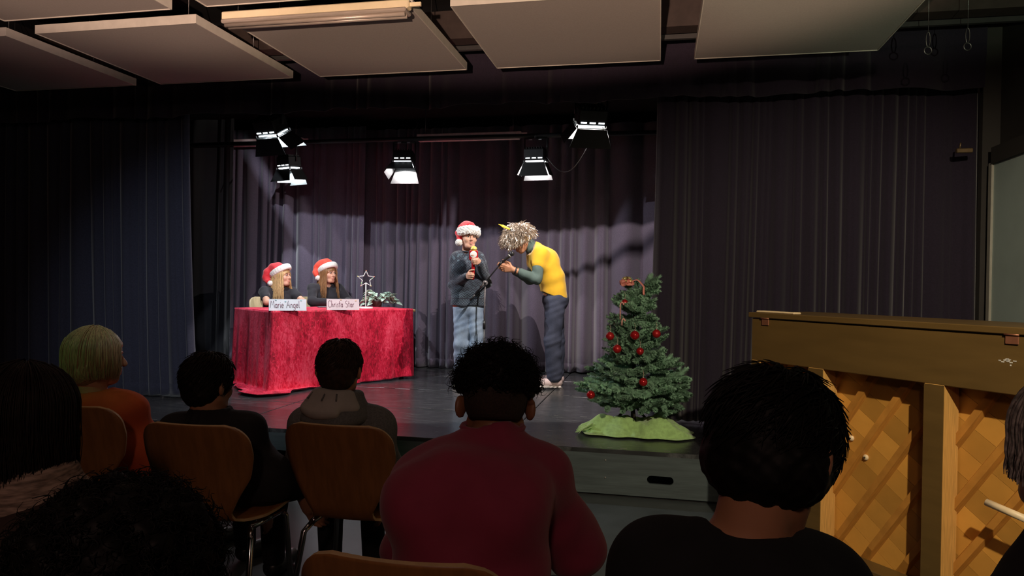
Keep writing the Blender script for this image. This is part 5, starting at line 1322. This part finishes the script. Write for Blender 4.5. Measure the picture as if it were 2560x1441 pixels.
# ================================================================== the audience, seen from behind
UPZ = np.array((0, 0, 1.0))
FWD = np.array((E2.x, E2.y, 0)); RGT = np.array((E1.x, E1.y, 0))
def sitter(label, base_uz, pelvis, skin, joints, head, heading, pitch, roll, hs, b, top, topname, sleeve, seed, h=.008, inf=.016, neck_up=.015, legmat=None, legs=True, fold=.004, body_fwd=None, armr=(.050, .040, .029), ears=True, hands=True):
    """joints: pixel and depth of neck, chest, shoulders, elbows, wrists; pelvis: world point on the chair"""
    u, z = base_uz; base = pix(u, 720, z); base.z = 0.0
    fw = FWD if body_fwd is None else nv(body_fwd); rt = np.cross(fw, UPZ)
    J = JJ(base, **joints); J['pelvis'] = np.array(Vector(pelvis) - base); pel = J['pelvis']
    J['hipR'] = pel + rt * .085 * b; J['hipL'] = pel - rt * .085 * b
    for sd, q in (('R', 1), ('L', -1)):
        J['kn' + sd] = J['hip' + sd] + fw * .38 + rt * q * .06; J['kn' + sd][2] = .47; J['an' + sd] = J['kn' + sd] + fw * .02; J['an' + sd][2] = .09
    hc = np.array(pix(*head) - base); HR = head_R(heading, pitch, roll)
    S = Sdf(); add_torso(S, J, b)
    for sd in 'RL':
        add_arm(S, J, sd, b, r=armr)
        if legs: add_leg(S, J, sd, b)
        if hands: add_hand(S, J['wr' + sd], fw * .5 + UPZ * -.5, -rt * (1 if sd == 'R' else -1), fw + UPZ * .3, (.3, .4, .3), .92)
        if legs: S.cone(J['an' + sd] - UPZ * .04, J['an' + sd] + fw * .14 - UPZ * .055, .040, .032, k=.02)
    S.cone(J['neck'] - UPZ * .03, hc + HR @ np.array((0, -.025, -.065)), .056 * b, .052 * hs, k=.025); add_head(S, hc, HR, hs, ears=ears)
    o = person('person', S, skin, base, label, h)
    S = Sdf(); add_torso(S, J, b, inf, k=.055)
    for sd in 'RL': add_arm(S, J, sd, b * 1.02, inf * .95, sleeve, r=armr, k=.04)
    nd = nv(hc - J['neck']); neckhole(S, J, hc, .064 * b); S.plane(pel - UPZ * .06, (0, 0, -1))
    tp_ = sdf_obj(topname, S, top, o, h, folds(fold, 34, seed))
    if legs:
        S = Sdf()
        for sd in 'RL': add_leg(S, J, sd, b, .012)
        S.ell(pel - UPZ * .0, np.array((.16, .15, .10)) * b, k=.03); sdf_obj('trousers', S, legmat or m_darktrouser, o, .010)
        for sd in 'RL':
            S = Sdf(); S.cone(J['an' + sd] - UPZ * .045, J['an' + sd] + fw * .15 - UPZ * .05, .046, .038, k=.02); S.plane((0, 0, .002), (0, 0, -1)); sdf_obj('shoe', S, m_standblk, o, .008)
    return o, hc, HR, J, base, tp_
m_darktrouser = pm('dark_trousers', (0.014, 0.014, 0.018), 0.9)
m_orange = pm('orange_top_cotton', (0.62, 0.10, 0.025), 0.85, var=0.06, bump=0.06); m_blackj = pm('black_jacket_cloth', (0.016, 0.014, 0.015), 0.9, var=0.2, bump=0.1)
m_greyh = pm('grey_marl_fleece', (0.16, 0.16, 0.155), 0.9, var=0.18, scale=160, bump=0.12); m_hoodin = pm('pale_hood_lining', (0.46, 0.42, 0.38), 0.9, var=0.06)
m_maroon = pm('maroon_cotton', (0.32, 0.034, 0.075), 0.85, var=0.05, bump=0.05, sheen=0.15); m_blacks = pm('black_cotton', (0.007, 0.007, 0.009), 0.9, var=0.2)
m_hdark = pm('dark_brown_hair', (0.014, 0.008, 0.006), 0.6, spec=.25, var=0.3, scale=60); m_hblack = pm('black_hair', (0.006, 0.005, 0.0045), 0.6, spec=.2, var=0.3, scale=60)
m_hbrown = pm('brown_hair', (0.045, 0.021, 0.012), 0.55, spec=.3, var=0.3, scale=60); m_hblond = pm('straw_hair', (0.36, 0.25, 0.12), 0.42, var=0.3, scale=60, stretch=(3, 3, .3)); m_hgrey = pm('streaked_grey_hair', (0.40, 0.36, 0.32), 0.42, var=0.5, scale=90)
rzF = math.atan2(-FWD[0], FWD[1])
def seat_at(u, v_top, zc, label, rz_off=0.0):
    p = pix(u, v_top, zc); p.z = 0
    f = rotz(rzF + rz_off) @ Vector((0, 1, 0)); c = p + f * 0.275
    chair(c, rzF + rz_off, label); return c

# hooded boy in the second row
c = seat_at(832, 1065, 2.49, 'plywood shell chair holding the boy in the grey hoodie')
o, hc, HR, J, bs, tp_ = sitter('boy in a grey hoodie with short brown hair sitting before the red table', (850, 2.66), c + Vector((FWD[0], FWD[1], 0)) * .04 + Vector((0, 0, .555)), SKIN2,
    dict(neck=(848, 1012, 2.76), chest=(850, 1115, 2.78), shL=(766, 1060, 2.77), shR=(944, 1060, 2.77), elL=(742, 1190, 2.86), elR=(968, 1185, 2.86), wrL=(770, 1270, 2.95), wrR=(940, 1270, 2.95)),
    (850, 923, 2.78), (.10, 1), -.03, 0, .93, .92, m_greyh, 'hooded_sweatshirt', 1.95, 1.1, .007)
rng = np.random.default_rng(1)
S = hair_cap(hc, HR, (.081, .100, .094), .93, off=(0, -.008, .024)); S.plane(hc + HR @ np.array((0, -.05, -.085)), HR @ np.array((0, -.35, -1)))
hr = sdf_obj('hair', S, m_hbrown, o, .006, fuzz(.0025, 140, 1.0)); P, Q = short_hair(hc + HR @ np.array((0, -.008, .024)), HR, (.081, .100, .094), rng, 900, .040, 1.75, lift=.22); hair_mesh('hair_strand', P, Q, m_hbrown, hr)
# hood lying on the shoulders: outer shell and paler lining
nk = J['neck']; S = Sdf()
for a in np.linspace(-2.6, 2.6, 34):
    d = -FWD * math.cos(a) + RGT * math.sin(a); w_ = .5 + .5 * math.cos(a)
    S.cone(nk + d * .072 + UPZ * (.022 + .012 * w_), nk + d * (.085 + .045 * w_) + UPZ * (-.018 - .03 * w_), .018, .020, k=.02)
hood = sdf_obj('hood', S, m_greyh, o, .006, folds(.003, 60, 2))
S = Sdf()
for a in np.linspace(-2.2, 1.0, 30):
    d = -FWD * math.cos(a) + RGT * math.sin(a); w_ = .5 + .5 * math.cos(a); L = .60 if a < .4 else .30
    S.cone(nk + d * .080 + UPZ * (.036 + .010 * w_), nk + d * (.082 + .060 * w_ * L * 1.5) + UPZ * (.014 - .040 * w_ * L), .016, .017, k=.02)
lin = sdf_obj('hood_lining', S, m_hoodin, hood, .006, folds(.003, 70, 4))
for a, q in ((-.75, 0), (-.1, .0), (.35, .0)):
    d = -FWD * math.cos(a) + RGT * math.sin(a); w_ = .5 + .5 * math.cos(a)
    MB().tube([Vector(nk + d * (.104) + UPZ * .056), Vector(nk + d * (.126) + UPZ * .034)], .0032, 6).build('hood_seam', m_greyh, hood)

# dark haired boy left of him
c = seat_at(470, 1050, 2.46, 'plywood shell chair holding the dark haired boy in black', .03)
o, hc, HR, J, bs, tp_ = sitter('dark haired boy in a black jacket sitting left of the hooded boy', (523, 2.62), c + Vector((FWD[0], FWD[1], 0)) * .04 + Vector((.06, 0, .555)), SKIN2,
    dict(neck=(527, 1042, 2.74), chest=(530, 1132, 2.76), shL=(442, 1076, 2.74), shR=(620, 1076, 2.74), elL=(425, 1200, 2.86), elR=(668, 1195, 2.86), wrL=(500, 1300, 2.95), wrR=(655, 1290, 2.98)),
    (523, 960, 2.75), (.45, 1), -.10, .02, .93, .92, m_blackj, 'jacket', 1.95, 2.3, .007)
S = hair_cap(hc, HR, (.086, .106, .099), .93, off=(0, -.012, .026)); hr = sdf_obj('hair', S, m_hdark, o, .006, fuzz(.003, 130, 2.0)); P, Q = short_hair(hc + HR @ np.array((0, -.012, .026)), HR, (.086, .106, .099), rng, 900, .045, 1.85, lift=.2); hair_mesh('hair_strand', P, Q, m_hdark, hr)
S = Sdf(); nk = J['neck']
for a in np.linspace(-2.4, 2.4, 14):
    d = -FWD * math.cos(a) + RGT * math.sin(a); S.cone(nk + d * .068 + UPZ * .025, nk + d * .085 - UPZ * .012, .013, .016, k=.015)
sdf_obj('collar', S, m_blackj, tp_, .006)

# blonde person in orange
c = seat_at(168, 1034, 2.78, 'plywood shell chair holding the blonde person in orange', .02)
o, hc, HR, J, bs, tp_ = sitter('blonde person in an orange top with a chin length bob', (240, 2.92), c + Vector((.10, .06, .555)), SKIN2,
    dict(neck=(238, 985, 3.00), chest=(252, 1075, 3.04), shL=(176, 1018, 3.02), shR=(325, 1020, 3.02), elL=(172, 1130, 3.14), elR=(345, 1140, 3.10), wrL=(215, 1200, 3.2), wrR=(300, 1200, 3.2)),
    (243, 893, 3.00), (.78, .75), -.06, 0, .98, .92, m_orange, 'orange_top', .75, 3.1, .007, body_fwd=(.55, .85, 0))
S = hair_cap(hc, HR, (.092, .112, .104), .98, off=(0, -.014, .024), fringe=.02); S.ell(hc + HR @ np.array((0, -.045, -.05)), (.085, .065, .07), HR, k=.04); hr = sdf_obj('hair', S, m_hblond, o, .006, fuzz(.002, 120, 3.0))
P, Q = long_hair(hc + HR @ np.array((0, -.014, .024)), HR, (.095, .116, .106), .105, rng, 2000, (.75, 5.53), .05, 1.6, .012, .004, .004, .02); hair_mesh('hair_strand', P, [q * .55 for q in Q], m_hblond, hr)

# curly haired boy in maroon, leaning forward
c = seat_at(985, 1424, 1.29, 'plywood shell chair holding the curly haired boy in maroon')
o, hc, HR, J, bs, tp_ = sitter('curly dark haired boy in a maroon t-shirt leaning forward in his chair', (1230, 1.60), c + Vector((.06, .02, .56)), SKIN3,
    dict(neck=(1228, 1094, 1.70), chest=(1175, 1270, 1.60), shL=(1078, 1190, 1.68), shR=(1346, 1204, 1.71), elL=(1030, 1370, 1.86), elR=(1438, 1362, 1.80), wrL=(1080, 1420, 2.02), wrR=(1440, 1430, 2.02)),
    (1240, 1008, 1.76), (.05, 1), -.16, .02, 1.0, .98, m_maroon, 't_shirt', 1.02, .7, .007, inf=.022, neck_up=.020, fold=.008, armr=(.054, .050, .032))
S = hair_cap(hc, HR, (.100, .112, .092), 1.0, off=(0, -.008, .052), nape=False, fringe=.04); S.plane(hc + HR @ np.array((0, 0, .012)), HR @ np.array((0, -.2, -1)), .02)
hr = sdf_obj('hair', S, m_hblack, o, .006, fuzz(.006, 110, 4.0)); P, Q = curly_hair(hc + HR @ np.array((0, -.008, .050)), HR, (.098, .112, .092), rng, 1900, .010, .034, 1.75, tube=.0014, turns=(1, 2.2)); hair_mesh('hair_curl', P, Q, m_hblack, hr)
S = Sdf(); g = lambda x, y, z: hc + HR @ np.array((x, y, z)); S.ell(g(0, -.018, .015), (.0785, .099, .090), HR); S.ell(g(0, .115, -.02), (.10, .10, .12), HR, op='s'); S.plane(g(0, 0, -.048), HR @ np.array((0, -.1, -1)), .01); sdf_obj('shaved_sides', S, pm('dark_stubble', (0.035, 0.020, 0.014), 0.9, var=0.3, scale=200), hr, .006)
S = Sdf(); nk = J['neck']; nd = nv(hc - nk)
MB().tube([Vector(nk + nd * .028 + (-FWD * math.cos(a) + RGT * math.sin(a)) * .073) for a in np.linspace(0, 6.283, 24, endpoint=False)], .008, 6, closed=True).build('collar', m_maroon, tp_)

# boy in black beside the piano
o, hc, HR, J, bs, tp_ = sitter('dark haired boy in a black t-shirt turned towards the piano', (1900, 1.10), pix(1850, 720, .93) - Vector((0, 0, .80)), SKIN2,
    dict(neck=(1858, 1352, 1.09), chest=(1840, 1560, 1.05), shL=(1640, 1420, 1.08), shR=(2050, 1460, 1.10), elL=(1600, 1750, 1.1), elR=(2110, 1800, 1.15), wrL=(1650, 1800, 1.35), wrR=(2050, 1800, 1.35)),
    (1930, 1128, 1.12), (.66, .75), -.48, .0, 1.0, 1.0, m_blacks, 't_shirt', .8, 5.3, .006, inf=.014, neck_up=.010, legs=False, hands=False)
S = hair_cap(hc, HR, (.093, .116, .103), 1.0, off=(0, -.006, .028), fringe=.0); S.ell(hc + HR @ np.array((0, -.02, -.035)), (.092, .075, .055), HR, k=.04); S.ell(hc + HR @ np.array((0, .055, .040)), (.07, .06, .045), HR, k=.03); hr = sdf_obj('hair', S, m_hblack, o, .005, fuzz(.003, 120, 5.0))
P, Q = short_hair(hc + HR @ np.array((0, -.006, .028)), HR, (.094, .117, .104), rng, 1500, .055, 1.95, .75, lift=.25); hair_mesh('hair_strand', P, [q * .75 for q in Q], m_hblack, hr)

# long dark haired person at the left edge
o, hc, HR, J, bs, tp_ = sitter('long dark haired person in a pale striped top at the left edge', (80, 1.60), pix(40, 720, 1.45) - Vector((0, 0, .78)), SKIN2,
    dict(neck=(70, 1215, 1.60), chest=(60, 1380, 1.55), shL=(-80, 1300, 1.6), shR=(215, 1300, 1.6), elL=(-120, 1600, 1.6), elR=(240, 1600, 1.6), wrL=(-60, 1700, 1.8), wrR=(200, 1700, 1.8)),
    (70, 1048, 1.62), (.15, 1), -.05, 0, 1.0, .95, pm('dark_brown_top', (0.05, 0.028, 0.022), 0.9), 'knit_top', 1.9, 6.1, .008, legs=False, hands=False)
S = hair_cap(hc, HR, (.096, .114, .104), 1.0, off=(0, -.014, .024)); S.ell(hc + HR @ np.array((0, -.05, -.08)), (.085, .06, .08), HR, k=.04); hr = sdf_obj('hair', S, m_hdark, o, .007, fuzz(.002, 110, 6.0))
P, Q = long_hair(hc + HR @ np.array((0, -.014, .024)), HR, (.098, .117, .106), .16, rng, 1400, (.8, 5.48), .05, 1.65, .0, .004, .006); hair_mesh('hair_strand', P, [q * .5 for q in Q], m_hdark, hr)
S = Sdf(); nk = J['neck']
for a in np.linspace(-2.6, 2.6, 16): d = -FWD * math.cos(a) + RGT * math.sin(a); S.cone(nk + d * .075 + UPZ * .03, nk + d * .105 - UPZ * .03, .022, .026, k=.03)
sdf_obj('pale_scarf', S, pm('beige_scarf', (0.32, 0.22, 0.17), 0.9, var=0.5, scale=30, stretch=(1, 1, 6)), tp_, .007, folds(.004, 70, 1))

# curly head close to the camera
o, hc, HR, J, bs, tp_ = sitter('dark curly haired person very close to the camera at the bottom left', (300, .86), pix(300, 720, .80) - Vector((0, 0, .80)), SKIN2,
    dict(neck=(300, 1740, .84), chest=(300, 1900, .82), shL=(-40, 1800, .84), shR=(640, 1800, .84), elL=(-100, 2400, .84), elR=(700, 2400, .84), wrL=(0, 2500, 1.0), wrR=(600, 2500, 1.0)),
    (305, 1470, .86), (.1, 1), 0, 0, 1.0, .95, m_blacks, 'dark_top', 1.9, 7.1, .008, legs=False, hands=False)
S = hair_cap(hc, HR, (.112, .120, .104), 1.0, off=(0, -.010, .026)); hr = sdf_obj('hair', S, m_hblack, o, .006, fuzz(.009, 70, 7.0)); P, Q = curly_hair(hc + HR @ np.array((0, -.010, .026)), HR, (.112, .122, .104), rng, 2200, .010, .028, 2.0, tube=.0011, turns=(1, 2)); hair_mesh('hair_curl', P, Q, m_hblack, hr)

# grey streaked head at the right edge
o, hc, HR, J, bs, tp_ = sitter('person with grey streaked hair cut off by the right picture edge', (2690, 1.15), pix(2700, 720, 1.0) - Vector((0, 0, .80)), SKIN2,
    dict(neck=(2720, 1330, 1.14), chest=(2760, 1560, 1.10), shL=(2650, 1480, 1.12), shR=(2900, 1450, 1.14), elL=(2650, 1800, 1.1), elR=(2900, 1750, 1.1), wrL=(2600, 1850, 1.3), wrR=(2850, 1850, 1.3)),
    (2705, 1120, 1.16), (-.3, 1), 0, 0, 1.0, .95, m_blacks, 'dark_top', 1.9, 8.1, .008, legs=False, hands=False)
S = hair_cap(hc, HR, (.098, .114, .104), 1.0, off=(0, -.014, .024)); hr = sdf_obj('hair', S, m_hgrey, o, .006, fuzz(.002, 110, 8.0)); P, Q = long_hair(hc + HR @ np.array((0, -.014, .024)), HR, (.100, .117, .106), .07, rng, 700, (.8, 5.48), .05, 1.7, .0, .004, .005); hair_mesh('hair_strand', P, Q, m_hgrey, hr)
# chairs of the nearest row (mostly out of sight)
for (u, z, lb) in ((1850, .80, 'plywood shell chair under the boy in black'), (40, 1.32, 'plywood shell chair under the long haired person at the left edge'), (300, .66, 'plywood shell chair under the close curly haired person'), (2700, .86, 'plywood shell chair under the grey haired person')):
    p = pix(u, 720, z); p.z = 0; chair(p + Vector((FWD[0], FWD[1], 0)) * .10, rzF, lb)
